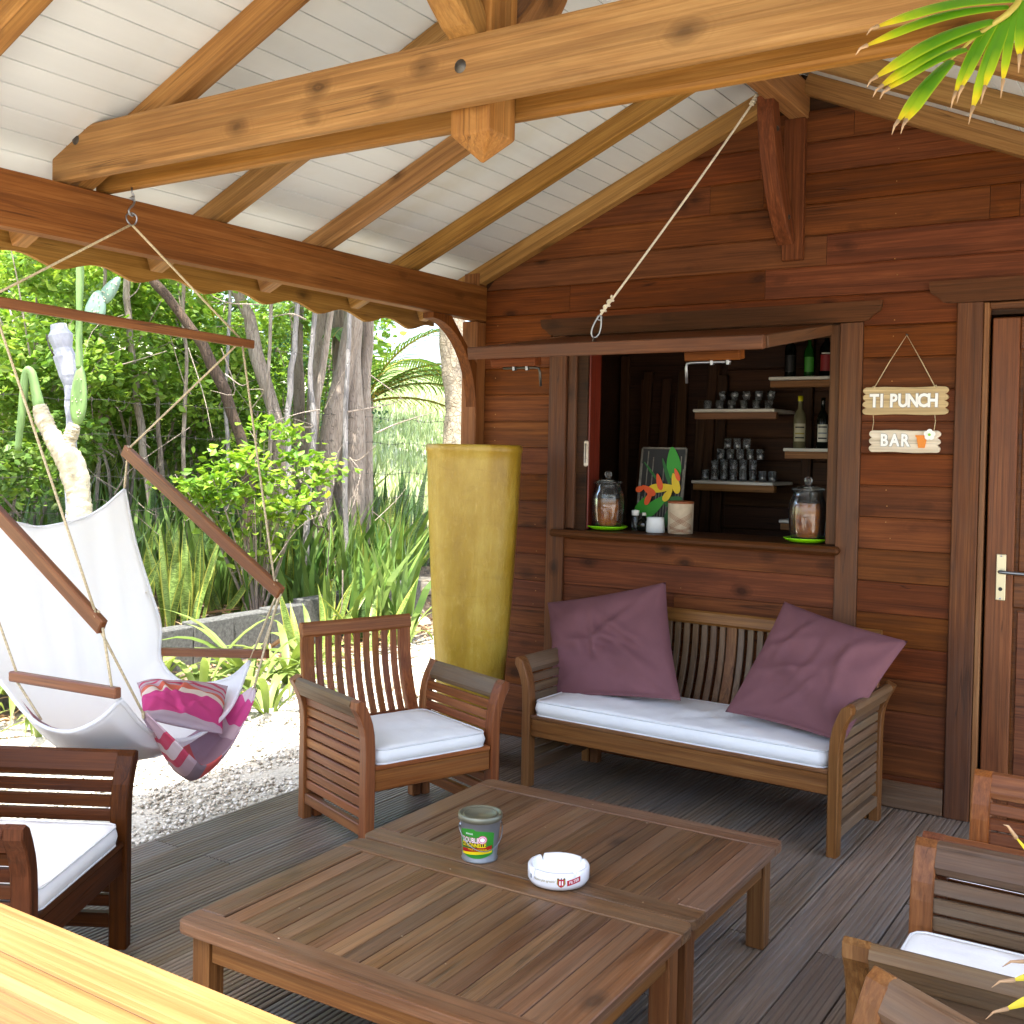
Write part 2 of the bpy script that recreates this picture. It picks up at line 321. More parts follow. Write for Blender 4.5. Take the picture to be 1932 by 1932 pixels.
def sweep_geo(pts, w, h, c=.003, wf=None):
    """rectangular section swept along pts=[(a,b)] in local XZ; width w along Y, thickness h in the plane"""
    n = len(pts); V = []; F = []; sec = [(-w/2, -h/2+c), (-w/2+c, -h/2), (w/2-c, -h/2), (w/2, -h/2+c), (w/2, h/2-c), (w/2-c, h/2), (-w/2+c, h/2), (-w/2, h/2-c)]
    for i, (a, b) in enumerate(pts):
        q0 = pts[max(0, i-1)]; q1 = pts[min(n-1, i+1)]; t = Vector((q1[0]-q0[0], q1[1]-q0[1])).normalized(); nx, nz = -t.y, t.x
        g = wf(i/(n-1)) if wf else (1, 1)
        for (y, z) in sec: V.append((a+nx*z*g[1], y*g[0], b+nz*z*g[1]))
    for i in range(n-1):
        for j in range(8): F.append([i*8+j, i*8+(j+1) % 8, (i+1)*8+(j+1) % 8, (i+1)*8+j])
    F.append(list(range(8))[::-1]); F.append([(n-1)*8+j for j in range(8)])
    return V, [f[::-1] for f in F]
def tube_geo(pts, r, n=8, cap=True):
    pts = [Vector(p) for p in pts]; V = []; F = []; up = Vector((0, 0, 1))
    R = r if callable(r) else (lambda s: r)
    t0 = (pts[1]-pts[0]).normalized(); u = t0.orthogonal().normalized()
    for i, p in enumerate(pts):
        t = (pts[min(len(pts)-1, i+1)]-pts[max(0, i-1)]).normalized(); u = (u-t*u.dot(t)).normalized(); w = t.cross(u); rr = R(i/(len(pts)-1))
        for k in range(n): a = 2*math.pi*k/n; V.append(p+u*(math.cos(a)*rr)+w*(math.sin(a)*rr))
    for i in range(len(pts)-1):
        for k in range(n): F.append([i*n+k, i*n+(k+1) % n, (i+1)*n+(k+1) % n, (i+1)*n+k])
    if cap: F.append(list(range(n))[::-1]); F.append([(len(pts)-1)*n+k for k in range(n)])
    return V, F
def tube(name, pts, r, mat, parent=None, n=8, smooth=True): return link(name, mesh(name, *tube_geo(pts, r, n), mat, smooth), parent)
def lathe_geo(prof, n=32, close=False):
    V = []; F = []; m = len(prof)
    for k in range(n):
        a = 2*math.pi*k/n
        for (r, z) in prof: V.append((r*math.cos(a), r*math.sin(a), z))
    for k in range(n):
        q = (k+1) % n
        for i in range(m-1):
            if prof[i][0] < 1e-6 and prof[i+1][0] < 1e-6: continue
            F.append([k*m+i, q*m+i, q*m+i+1, k*m+i+1])
    return V, F
def lathe(name, prof, mat, parent=None, n=32, smooth=True, loc=None, mtx=None): return link(name, mesh(name, *lathe_geo(prof, n), mat, smooth), parent, mtx, loc)
def prism_geo(poly, y0, y1):
    """outline poly [(x,z)] (counter-clockwise seen from -Y) given depth y0..y1"""
    n = len(poly); V = [(x, y0, z) for x, z in poly]+[(x, y1, z) for x, z in poly]
    F = [list(range(n)), [n+i for i in range(n)][::-1]]
    for i in range(n): j = (i+1) % n; F.append([i, n+i, n+j, j])
    return V, F
def merge(*gs):
    V = []; F = []
    for v, f in gs: o = len(V); V += list(v); F += [[i+o for i in q] for q in f]
    return V, F
def grid_geo(P, thick=0.):
    """P[i][j] Vector grid -> quads with uvs (u=j, v=i)"""
    ni, nj = len(P), len(P[0]); V = [P[i][j] for i in range(ni) for j in range(nj)]; F = []; UV = [(j/(nj-1), i/(ni-1)) for i in range(ni) for j in range(nj)]
    for i in range(ni-1):
        for j in range(nj-1): F.append([i*nj+j, i*nj+j+1, (i+1)*nj+j+1, (i+1)*nj+j])
    return V, F, UV
def spline(pts, n):
    """Catmull-Rom through pts (sequences of floats)"""
    p = np.array([list(q) for q in pts], float); p = np.vstack([2*p[0]-p[1], p, 2*p[-1]-p[-2]]); m = len(p)-3; out = []
    for k in range(n):
        s = k/(n-1)*m; i = min(int(s), m-1); t = s-i; a, b, c, d = p[i:i+4]
        out.append(.5*((2*b)+(-a+c)*t+(2*a-5*b+4*c-d)*t*t+(-a+3*b-3*c+d)*t**3))
    return out
def text_geo(s, size, depth=.002, bold=0., sx=1.):
    cu = bpy.data.curves.new('lettering', 'FONT'); cu.body = s; cu.size = size; cu.extrude = depth/2; cu.offset = bold; cu.align_x = 'CENTER'; cu.align_y = 'CENTER'; cu.resolution_u = 3
    ob = bpy.data.objects.new('lettering', cu); COL.objects.link(ob); dg = bpy.context.evaluated_depsgraph_get(); me = bpy.data.meshes.new_from_object(ob.evaluated_get(dg))
    V = [(v.co.x*sx, v.co.y, v.co.z) for v in me.vertices]; F = [list(p.vertices) for p in me.polygons]
    bpy.data.objects.remove(ob); bpy.data.curves.remove(cu); bpy.data.meshes.remove(me); return V, F

# ------------------------------------------------------------------ ground and terrain
WALL_Y = 5.0; RIDGE_X = -1.66; GZ = -.13
def terrain(x, y):
    d = -6.55-x
    if d <= 0: return GZ
    h = .06+.10*min(d, 3.)+.27*max(0, min(d-3, 15))+.02*max(0, min(d-18, 60))
    k = max(0., min(1., d/.25)); return GZ+(h-GZ)*k
def build_ground():
    xs = np.unique(np.concatenate([[-900, -400, -200, -120, -80, -60], np.arange(-45, -7, 1.0), np.arange(-7, 4, .25), [5, 8, 14, 25, 60, 150, 400, 900]]))
    ys = np.unique(np.concatenate([[-900, -300, -100, -40, -20, -10], np.arange(-5, 16, .5), np.arange(16, 60, 2), [70, 100, 180, 400, 900]]))
    V = []; F = []; n = len(ys)
    for x in xs:
        for y in ys:
            z = terrain(x, y)
            if -30 < x < -3.6: z += .02*math.sin(x*3.1+y*1.7)*math.sin(y*2.3-x)+.012*math.sin(x*7+1)*math.sin(y*6)
            V.append((x, y, z))
    for i in range(len(xs)-1):
        for j in range(n-1): F.append([i*n+j, (i+1)*n+j, (i+1)*n+j+1, i*n+j+1])
    t = NT('ground_mix'); tc = t.new('ShaderNodeTexCoord'); sp = t.new('ShaderNodeSeparateXYZ'); t.link(tc.outputs['Object'], sp.inputs[0])
    P = t.pos((1, 1, 1), rnd=False)
    big = t.noise(P, .35, 4, .6); fine = t.noise(P, 55, 4, .7); mid = t.noise(P, 6, 4, .6)
    gravel = t.ramp(fine, [(.3, '9c9383'), (.5, 'c4bcab'), (.7, 'dad4c6')])
    litter = t.ramp(mid, [(.3, '423729'), (.5, '6a5a47'), (.7, '94836c')])
    grass = t.ramp(mid, [(.3, '8a9068'), (.6, 'b8bf98')])
    x = t.math('ADD', sp.outputs[0], t.math('MULTIPLY', t.math('SUBTRACT', mid, .5), .9))
    c = t.mix(t.ramp(t.math('MULTIPLY', t.math('ADD', x, 6.3), 1.4), [(0., 1.), (1., 0.)]), gravel, litter)
    c = t.mix(t.ramp(t.math('MULTIPLY', t.math('ADD', x, 12.5), .5), [(0., 1.), (1., 0.)]), c, grass)
    t.base(c); t.rough(.95); t.bump(t.math('ADD', fine, t.math('MULTIPLY', mid, .6)), .8, .02)
    M['ground_mix'] = t.m
    tag(link('ground', mesh('ground', V, F, 'ground_mix', True)), kind='structure')
build_ground()

def build_gravel():
    base = [(1, 0, 0), (-1, 0, 0), (0, 1, 0), (0, -1, 0), (0, 0, 1), (0, 0, -1)]; tri = [(0, 2, 4), (2, 1, 4), (1, 3, 4), (3, 0, 4), (2, 0, 5), (1, 2, 5), (3, 1, 5), (0, 3, 5)]
    b = np.array(base, float); n = 15000; r = RNG
    x = -3.5-np.abs(r.normal(0, 1.0, n))*.95; x = np.clip(x, -6.3, -3.5); y = r.uniform(1.2, 7.5, n)
    s = r.uniform(.006, .014, n)[:, None]*r.uniform(.7, 1.4, (n, 3)); a = r.uniform(0, 6.28, n)
    p = b[None]*s[:, None, :]*r.uniform(.75, 1.2, (n, 6, 1)); ca, sa = np.cos(a)[:, None], np.sin(a)[:, None]
    q = np.stack([p[..., 0]*ca-p[..., 1]*sa, p[..., 0]*sa+p[..., 1]*ca, p[..., 2]*.7], -1)
    q += np.stack([x, y, GZ+.004+r.uniform(0, .014, n)], -1)[:, None, :]
    V = q.reshape(-1, 3); F = (np.array(tri)[None]+np.arange(n)[:, None, None]*6).reshape(-1, 3)
    t = NT('pebbles'); g = t.new('ShaderNodeNewGeometry'); t.base(t.ramp(g.outputs['Random Per Island'], [(0., '857c6e'), (.3, 'beb5a4'), (.75, 'd6cfc1'), (1., 'e6e2d8')])); t.rough(.9); M['pebbles'] = t.m
    tag(link('gravel', mesh('gravel', V, F.tolist(), 'pebbles', True)), 'pale crushed stone gravel beside the deck', 'gravel', kind='stuff')
build_gravel()

# ------------------------------------------------------------------ deck of grooved boards
DX0, DX1, DY0, DY1 = -3.47, .62, .62, WALL_Y+.03
def groove_prof(w, t, k=6):
    g = w/(k+1); pts = [(-w/2, -t), (-w/2, -.003), (-w/2+.003, 0)]
    for i in range(1, k+1):
        x = -w/2+g*i; d = .0045; pts += [(x-.0045, 0), (x-.002, -d), (x+.002, -d), (x+.0045, 0)]
    return pts+[(w/2-.003, 0), (w/2, -.003), (w/2, -t)]
def build_deck():
    g = []
    for y in np.arange(DY0+.1, DY1, .55): g.append(cbox_geo(DX0+.02, DX1-.02, y-.03, y+.03, -.125, -.03, .003))
    g.append(cbox_geo(DX0+.012, DX0+.04, DY0+.02, DY1-.02, -.135, -.029, .003))
    deck = tag(link('deck', mesh('deck', *merge(*g), 'deck_wood')), kind='structure')
    pitch = .145; w = .139; pr = groove_prof(w, .026); m = len(pr); n = int((DX1-DX0)/pitch)
    for i in range(n):
        xc = DX0+pitch*(i+.5); cuts = [DY0]
        j = random.uniform(1.3, 3.9)
        if i % 3 != 1: cuts.append(round(DY0+round(j/.55)*.55, 2))
        cuts.append(DY1)
        for a, b in zip(cuts[:-1], cuts[1:]):
            L = b-a-.004; dz = random.uniform(-.0015, .0012)
            V = [(0, y, z) for y, z in pr]+[(L, y, z) for y, z in pr]; F = [[k, m+k, m+k+1, k+1] for k in range(m-1)]+[list(range(m))[::-1], [m+k for k in range(m)]]
            link('board', mesh('board', V, [f[::-1] for f in F], 'deck_wood'), deck, frame((xc, a+.002, dz), (0, 1, 0)))
build_deck()

# ------------------------------------------------------------------ porch roof
def zraf(x): return 2.475+.44*((x+3.4) if x <= RIDGE_X else (2*RIDGE_X-x+3.4))   # underside of rafters
RD = .10                                                                            # rafter depth (vertical)
EAVE = -3.86; RY0, RY1 = .72, WALL_Y
porch = thing('porch_roof', 'gabled timber porch roof with white boarded ceiling and honey-coloured rafters', 'roof')
def mirror(x): return 2*RIDGE_X-x
def build_roof():
    # ceiling boards
    for side in (0, 1):
        xs0, xs1 = EAVE, RIDGE_X; nb = 23; w = (xs1-xs0)/nb
        g = prism_geo([(EAVE, zraf(EAVE)+RD+.014), (RIDGE_X, zraf(RIDGE_X)+RD+.014), (RIDGE_X, zraf(RIDGE_X)+RD+.034), (EAVE, zraf(EAVE)+RD+.034)], RY0, RY1+.2)
        if side: g = ([(mirror(x), y, z) for x, y, z in g[0]], [f[::-1] for f in g[1]])
        ceil = link('ceiling', mesh('ceiling', *g, 'ceiling_white'), porch)
        for i in range(nb):
            x0 = xs0+i*w; x1 = x0+w
            a = Vector((x0, 0, zraf(x0)+RD+.006)); b = Vector((x1, 0, zraf(x1)+RD+.006))
            if side: a.x, b.x = mirror(a.x), mirror(b.x)
            mid = (a+b)/2; d = (b-a); wid = d.length-.0035; nrm = Vector((-d.z, 0, d.x)).normalized()
            if nrm.z < 0: nrm = -nrm
            beam('ceiling_board', (mid.x, RY0+.005, mid.z), (mid.x, RY1-.012, mid.z), wid, .012, 'ceiling_white', ceil, nrm, c=.002)
        # roof covering
        g = prism_geo([(EAVE-.06, zraf(EAVE-.06)+RD+.05), (RIDGE_X, zraf(RIDGE_X)+RD+.05), (RIDGE_X, zraf(RIDGE_X)+RD+.075), (EAVE-.06, zraf(EAVE-.06)+RD+.075)], RY0-.08, RY1+2.6)
        if side: g = ([(mirror(x), y, z) for x, y, z in g[0]], [f[::-1] for f in g[1]])
        link('roof_covering', mesh('roof_covering', *g, 'roof_metal'), porch)
        # rafters
        for y in (.80, 1.18, 1.815, 2.452, 3.085, 3.72, 4.36, 4.948):
            x0 = EAVE+.02; x1 = RIDGE_X-.04
            p0 = Vector((x0, y, zraf(x0)+RD/2)); p1 = Vector((x1, y, zraf(x1)+RD/2))
            if side: p0.x, p1.x = mirror(p0.x), mirror(p1.x)
            beam('rafter', p0, p1, .064, RD*.915, 'rafter_wood', porch)
        # wall plate, fascia
        px = -3.4375 if not side else mirror(-3.4375)
        beam('wall_plate', (px, RY0+.05, 2.366), (px, RY1-.02, 2.366), .075, .19, 'plate_wood', porch)
        fx = EAVE+.006; per = .372; poly = []; y = RY0; N = 160
        for k in range(N+1):
            yy = RY0+(RY1+.1-RY0)*k/N; ph = ((yy-2.46) % per)/per
            poly.append((yy, 2.24+.042*abs(math.cos(math.pi*ph))**1.6))
        top = [(RY1+.1, zraf(EAVE)+RD-.02), (RY0, zraf(EAVE)+RD-.02)]; pl = poly+top; n = len(pl)
        t = .022; X = (fx, fx-t) if not side else (mirror(fx), mirror(fx-t))
        V = [(X[0], a, b) for a, b in pl]+[(X[1], a, b) for a, b in pl]; F = [[i, (i+1) % n, n+(i+1) % n, n+i] for i in range(n)]
        m = N+1
        for o in (0, n):
            tb = [i for i in range(m)]
            f = [o+i for i in range(n)]; F.append(f if o else f[::-1])
        o = link('fascia_board', mesh('fascia_board', [(v[1]-RY0, v[0], v[2]) for v in V], F, 'rafter_wood'), porch, Matrix(((0, 1, 0, 0), (1, 0, 0, RY0), (0, 0, 1, 0), (0, 0, 0, 1))))
    # ridge beam
    beam('ridge_beam', (RIDGE_X, RY0+.02, 3.205), (RIDGE_X, WALL_Y-.004, 3.205), .085, .16, 'beam_wood', porch)
    # truss: two tie planks clasping a king post
    def tie(y, w):
        L = -3.47; Rr = mirror(L); z0, z1 = 2.466, 2.648; h = z1-z0; n = 1
        poly = [(L, z0), (Rr, z0), (Rr, z0+.10), (Rr-.13, z1), (L+.13, z1), (L, z0+.10)]
        V, F = prism_geo([(x-L, z-z0) for x, z in poly], -w/2, w/2)
        return link('tie_beam', mesh('tie_beam', V, F, 'beam_wood'), porch, Matrix.Translation((L, y, z0)))
    for y in (2.366, 2.544):
        o = tie(y, .046); bv = o.modifiers.new('bevel', 'BEVEL'); bv.width = .014; bv.segments = 2; bv.limit_method = 'ANGLE'
    KX = -1.70; hw = .064; V = []; F = []
    # king post with pyramid drop below the tie
    for z, s in ((2.335, .0), (2.405, 1.), (3.13, 1.)):
        if s == 0: V.append((0, 0, z-2.3)); continue
        V += [(-hw, -hw, z-2.3), (hw, -hw, z-2.3), (hw, hw, z-2.3), (-hw, hw, z-2.3)]
    F = [[0, 2, 1], [0, 3, 2], [0, 4, 3], [0, 1, 4], [1, 2, 6, 5], [2, 3, 7, 6], [3, 4, 8, 7], [4, 1, 5, 8], [5, 6, 7, 8]]
    V = [(z, x, y) for x, y, z in V]
    o = link('king_post', mesh('king_post', V, F, 'beam_wood'), porch, Matrix(((0, 1, 0, KX), (0, 0, 1, 2.455), (1, 0, 0, 2.30), (0, 0, 0, 1))))
    bv = o.modifiers.new('bevel', 'BEVEL'); bv.width = .005; bv.segments = 2
    # curved braces along Y between posts and ridge
    def brace(y0, sy, z0, z1, out, x, w, mat, nm='brace'):
        # outline in (y,z): inner edge bulged, scalloped outer edge
        A = Vector((y0, z0)); B = Vector((y0+sy*out, z1)); d = B-A; L = d.length; n = 10; pts = []
        for i in range(n+1):
            s = i/n; th = .06+.035*math.sin(math.pi*s)**2-.012*abs(math.sin(2*math.pi*s))
            pts.append((s*L, .05*math.sin(math.pi*s)))
        V, F = sweep_geo(pts, w, .085, .006, lambda s: (1, 1+.35*math.sin(math.pi*s)-.25*(1 if abs(s-.5) > .42 else 0)))
        zd = Vector((0, sy*(z1-z0)*-1, out)); zd = Vector((0, -sy*d.y, abs(d.x)))
        return link(nm, mesh(nm, V, F, mat), porch, frame((x, y0, z0), (0, d.x, d.y), (0, -d.y*(1 if sy > 0 else -1)*-1, 0)))
    for y0, sy in ((2.455+.06, 1), (2.455-.06, -1)):
        b = brace(y0, sy, 2.66, 3.14, .36, KX, .095, 'beam_wood')
        for s_ in (.28,):
            lathe('bolt', [(0, .005), (.012, .005), (.016, 0), (.02, -.002)], 'dark_steel', b, 10, mtx=Matrix.Translation((s_*.55, -.0487, .05)) @ Matrix.Rotation(rad(90), 4, 'X'))
            lathe('bolt', [(0, .005), (.012, .005), (.016, 0), (.02, -.002)], 'dark_steel', b, 10, mtx=Matrix.Translation((s_*.55, .0487, .05)) @ Matrix.Rotation(rad(-90), 4, 'X'))
    # bolts and nail heads on the tie
    for x, z in ((-3.33, 2.60), (-1.70, 2.567)):
        lathe('bolt', [(0, .004), (.014, .004), (.018, 0), (.022, -.002)], 'dark_steel', porch, 12, mtx=Matrix.Translation((x, 2.3425, z)) @ Matrix.Rotation(rad(90), 4, 'X'))
    # wall post under ridge, with brace
    beam('wall_post', (-1.672, WALL_Y-.026, 2.47), (-1.672, WALL_Y-.026, 3.125), .10, .05, 'cabin_wood', porch, (0, 1, 0))
    b = brace(WALL_Y-.045, -1, 2.56, 3.15, .30, -1.70, .075, 'cabin_wood')
    for s_ in (.12, .52):
        lathe('bolt', [(0, .004), (.008, .004), (.012, 0), (.015, -.002)], 'dark_steel', b, 10, mtx=Matrix.Translation((s_, .0385, .03)) @ Matrix.Rotation(rad(-90), 4, 'X'))
        lathe('bolt', [(0, .004), (.008, .004), (.012, 0), (.015, -.002)], 'dark_steel', b, 10, mtx=Matrix.Translation((s_, -.0385, .03)) @ Matrix.Rotation(rad(90), 4, 'X'))
    # corner posts with curved braces to the plate
    for px, py, mt in ((-3.458, WALL_Y-.052, 'plate_wood'), (mirror(-3.458), WALL_Y-.052, 'plate_wood'), (-3.4375, RY0+.16, 'beam_wood'), (mirror(-3.4375), RY0+.16, 'beam_wood')):
        beam('post', (px, py, 0), (px, py, 2.268), .10, .10, mt, porch, (0, 1, 0), c=.006)
    beam('post', (-3.458, WALL_Y-.05, 2.463), (-3.458, WALL_Y-.05, 2.53), .10, .08, 'plate_wood', porch, (0, 1, 0))
    for px, y0, sy in ((-3.44, WALL_Y-.10, -1), (mirror(-3.44), WALL_Y-.10, -1)):
        # outline in (y,z) as a quarter arch
        N = 12; inner = []; outer = []
        for k in range(N+1):
            a = math.pi/2*k/N
            inner.append((y0+sy*(.30-.30*math.sin(a)), 1.72+.53*math.cos(a)*1.0))
        arc = [(y0-.0, 1.76)]+[(y0+sy*.40*(1-math.cos(math.pi/2*k/N))*1.0, 1.76+.48*math.sin(math.pi/2*k/N)) for k in range(N+1)]
        arc2 = [(y0+sy*.40, 2.268), (y0+sy*.24, 2.268), (y0, 2.03)]
        pl = arc[1:]+arc2
        V, F = prism_geo(pl, -.034, .034)
        link('brace', mesh('brace', [(v[2]-1.7, v[1], v[0]) for v in V], F, 'cabin_wood'), porch, Matrix(((0, 1, 0, px), (0, 0, 1, 0), (1, 0, 0, 1.7), (0, 0, 0, 1))))
build_roof()

# ------------------------------------------------------------------ cabin
cabin = thing('bar_cabin', 'dark red-brown timber bar cabin with serving hatch and panelled door', 'building')
OPX0, OPX1, OPZ0, OPZ1 = -2.755, -1.50, 1.10, 2.10        # hatch opening
DRX0, DRX1, DRZ = -.80, .06, 2.165                          # door leaf
def wall_board(x0, x1, z0, z1, parent, mat='cabin_wood', x0t=None, x1t=None, y=WALL_Y, flip=1):
    x0t = x0 if x0t is None else x0t; x1t = x1 if x1t is None else x1t
    # section: thick at the bottom, top edge chamfered back so that a joint shows
    h = z1-z0; prof = [(0., .0), (.001, -.018), (.003, -.021), (h-.010, -.021), (h-.002, -.0175), (h, -.0165), (h, 0.)]
    def X(z, a, b): return a+(b-a)*z/h
    V = [(X(z, x0, x0t)-x0, d*flip, z) for z, d in prof]+[(X(z, x1, x1t)-x0, d*flip, z) for z, d in prof]; m = len(prof)
    F = [[k, k+1, m+k+1, m+k] for k in range(m-1)]+[list(range(m)), [m+k for k in range(m)][::-1], [0, m, 2*m-1, m-1]]
    if flip > 0: F = [f[::-1] for f in F]
    return link('board', mesh('board', V, F, mat), parent, Matrix.Translation((x0, y, z0)))
def build_wall():
    # sheathing with the two openings
    y0, y1 = WALL_Y+.002, WALL_Y+.07; g = []
    def blk(x0, x1, z0, z1): g.append(cbox_geo(x0, x1, y0, y1, z0, z1, .001))
    blk(-3.50, OPX0-.01, -.12, 2.45); blk(OPX0-.012, OPX1+.012, -.12, OPZ0-.005); blk(OPX0-.012, OPX1+.012, OPZ1+.02, 2.45); blk(OPX1+.01, DRX0-.012, -.12, 2.45); blk(DRX0-.014, mirror(-3.5), DRZ+.012, 2.45); blk(DRX1+.012, mirror(-3.5), -.12, DRZ+.014)
    V, F = prism_geo([(-3.5, 2.448), (mirror(-3.5), 2.448), (mirror(-3.5), zraf(-3.5)+RD), (RIDGE_X, zraf(RIDGE_X)+RD), (-3.5, zraf(-3.5)+RD)], y0, y1); g.append((V, F))
    wall = link('wall', mesh('wall', *merge(*g), 'cabin_dark'), cabin)
    H = .1435; z = .0; r = 0
    def row(x0, x1, z0, z1, split=True):
        if split and x1-x0 > 1.1 and random.random() < .8:
            c = random.uniform(x0+.35, x1-.35); wall_board(x0, c-.001, z0, z1, wall); wall_board(c+.001, x1, z0, z1, wall)
        else: wall_board(x0, x1, z0, z1, wall)
    while z < 3.3:
        z1 = z+H-.0008
        if z1 < 1.12:
            row(-3.405, -2.985, z, z1); row(-2.876, -1.444, z, z1); row(-1.338, -.944, z, z1); row(DRX1+.15, mirror(-3.41), z, z1)
        elif z < 1.11:
            row(-2.876, -1.444, z, 1.108, False); row(-3.405, -2.985, z, z1); row(-1.338, -.944, z, z1); row(DRX1+.15, mirror(-3.41), z, z1)
        elif z < 2.2:
            if z1 > 2.27: wall_board(-2.984, -1.339, 2.2625, z1, wall); wall_board(-.943, DRX1+.149, 2.2625, z1, wall)
            row(-3.405, -2.985, z, z1); row(-1.338, -.944, z, z1); row(DRX1+.15, mirror(-3.41), z, z1)
        else:
            def lim(zz): return -3.4+(zz-2.475-.05)/.44
            a0 = max(-3.405, lim(z)); a1 = max(-3.405, lim(z1)); b0, b1 = mirror(a0), mirror(a1)
            if a1 > RIDGE_X-.05: break
            cs = sorted(random.uniform(a0+.3, b0-.3) for _ in range(2 if b0-a0 > 2 else (1 if b0-a0 > .9 else 0)))
            e0 = [(a0, a1)]+[(c, c) for c in cs]+[(b0, b1)]
            for (p, q), (s, t) in zip(e0[:-1], e0[1:]): wall_board(p+.001, s-.001, z, z1, wall, x0t=q+.001, x1t=t-.001)
        z += H; r += 1
    ng = []
    for xs_, z0_, z1_ in ((-1.21, 1.2, 3.0), (-3.05, .05, 1.2), (-2.2, .05, 1.05), (-3.33, 1.2, 2.3)):
        zz = z0_
        while zz < z1_:
            x_ = xs_+random.uniform(-.012, .012); ng.append(cbox_geo(x_-.0024, x_+.0024, WALL_Y-.0235, WALL_Y-.02, zz-.0024, zz+.0024, .001)); zz += random.choice((.0717, .0717, .143, .143, .2))
    nl = link('nails', mesh('nails', *merge(*ng), 'spice'), wall); nl['kind'] = 'stuff'
    # skirting plank at the bottom right
    beam('skirting', (-1.337, WALL_Y-.031, .062), (-.945, WALL_Y-.031, .062), .018, .118, 'teak_grey', cabin)
    # trims round the hatch
    ty = WALL_Y-.017
    beam('window_trim', (-2.931, ty, .0), (-2.931, ty, 2.17), .104, .034, 'cabin_trim', cabin, (0, 1, 0))
    beam('window_trim', (-1.391, ty, .0), (-1.391, ty, 2.17), .102, .034, 'cabin_trim', cabin, (0, 1, 0))
    # header with ogee end
    def header(xl, xr, z0, z1, nm):
        def og(xe, s):
            return [(xe-s*.085, z0), (xe-s*.06, z0+.006), (xe-s*.045, z0+.022), (xe-s*.03, z0+.034), (xe-s*.012, z0+.044), (xe-s*.004, z0+.06), (xe, z1)]
        pl = [(x, z) for x, z in og(xr, 1)]+[(x, z) for x, z in og(xl, -1)][::-1]
        V, F = prism_geo(pl, -.02, .02)
        o = link(nm, mesh(nm, [(v[0]-xl, v[1], v[2]-z0) for v in V], F, 'header_wood'), cabin, Matrix.Translation((xl, WALL_Y-.021, z0)))
    header(-3.04, -1.255, 2.172, 2.262, 'window_header'); header(-1.06, .32, 2.232, 2.33, 'door_header')
    # window casing inside the trims (jambs, head) and red inner jamb
    jy0, jy1 = WALL_Y-.012, WALL_Y+.125
    beam('jamb', (-2.852, WALL_Y+.05, 1.155), (-2.852, WALL_Y+.05, 2.165), .05, .13, 'cabin_trim', cabin, (0, 1, 0))
    beam('jamb', (-1.468, WALL_Y+.05, 1.155), (-1.468, WALL_Y+.05, 2.165), .048, .13, 'cabin_trim', cabin, (0, 1, 0))
    beam('jamb', (-2.792, WALL_Y+.075, 1.155), (-2.792, WALL_Y+.075, 2.14), .068, .12, 'red_paint', cabin, (0, 1, 0))
    beam('window_head', (-2.825, WALL_Y+.055, 2.142), (-1.494, WALL_Y+.055, 2.142), .12, .044, 'cabin_trim', cabin)
    # counter
    V, F = prism_geo([(0, 0), (1.50, 0), (1.53, .012), (1.53, .026), (1.50, .036), (.0, .036), (-.02, .026), (-.02, .012)], -.0, .0) if False else cbox_geo(0, 1.53, -.13, .33, 0, .038, .012)
    link('bar_counter', mesh('bar_counter', V, F, 'header_wood'), cabin, Matrix.Translation((-2.945, WALL_Y+.055, 1.112)))
    # room behind the hatch
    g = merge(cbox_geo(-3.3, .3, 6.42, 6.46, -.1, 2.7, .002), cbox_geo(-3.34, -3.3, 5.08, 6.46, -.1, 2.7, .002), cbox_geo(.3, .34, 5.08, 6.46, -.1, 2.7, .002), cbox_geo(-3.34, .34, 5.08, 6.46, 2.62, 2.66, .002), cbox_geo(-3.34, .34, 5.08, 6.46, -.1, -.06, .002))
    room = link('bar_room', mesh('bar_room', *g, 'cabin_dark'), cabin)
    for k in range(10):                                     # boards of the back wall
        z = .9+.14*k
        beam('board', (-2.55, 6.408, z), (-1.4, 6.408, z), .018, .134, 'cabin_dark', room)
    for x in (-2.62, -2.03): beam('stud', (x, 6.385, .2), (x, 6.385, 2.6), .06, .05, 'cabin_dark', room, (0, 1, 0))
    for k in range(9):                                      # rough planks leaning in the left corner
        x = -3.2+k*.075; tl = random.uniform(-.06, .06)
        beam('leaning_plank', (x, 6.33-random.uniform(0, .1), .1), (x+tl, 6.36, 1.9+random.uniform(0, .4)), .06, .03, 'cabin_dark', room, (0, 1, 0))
    # shelves
    for (xa, xb, z) in ((-2.60, -2.10, 1.82), (-2.60, -2.10, 1.398), (-2.14, -1.62, 2.0), (-2.045, -1.62, 1.597), (-2.06, -1.62, 1.19)):
        sh = beam('shelf', (xa, 6.17, z), (xb, 6.17, z), .36, .018, 'shelf_white', cabin)
        link('bracket', mesh('bracket', *cbox_geo(0, xb-xa, -.02, .02, -.04, -.0, .003), 'shelf_wood'), sh, Matrix.Translation((.0, -.13, -.0095)))
build_wall()

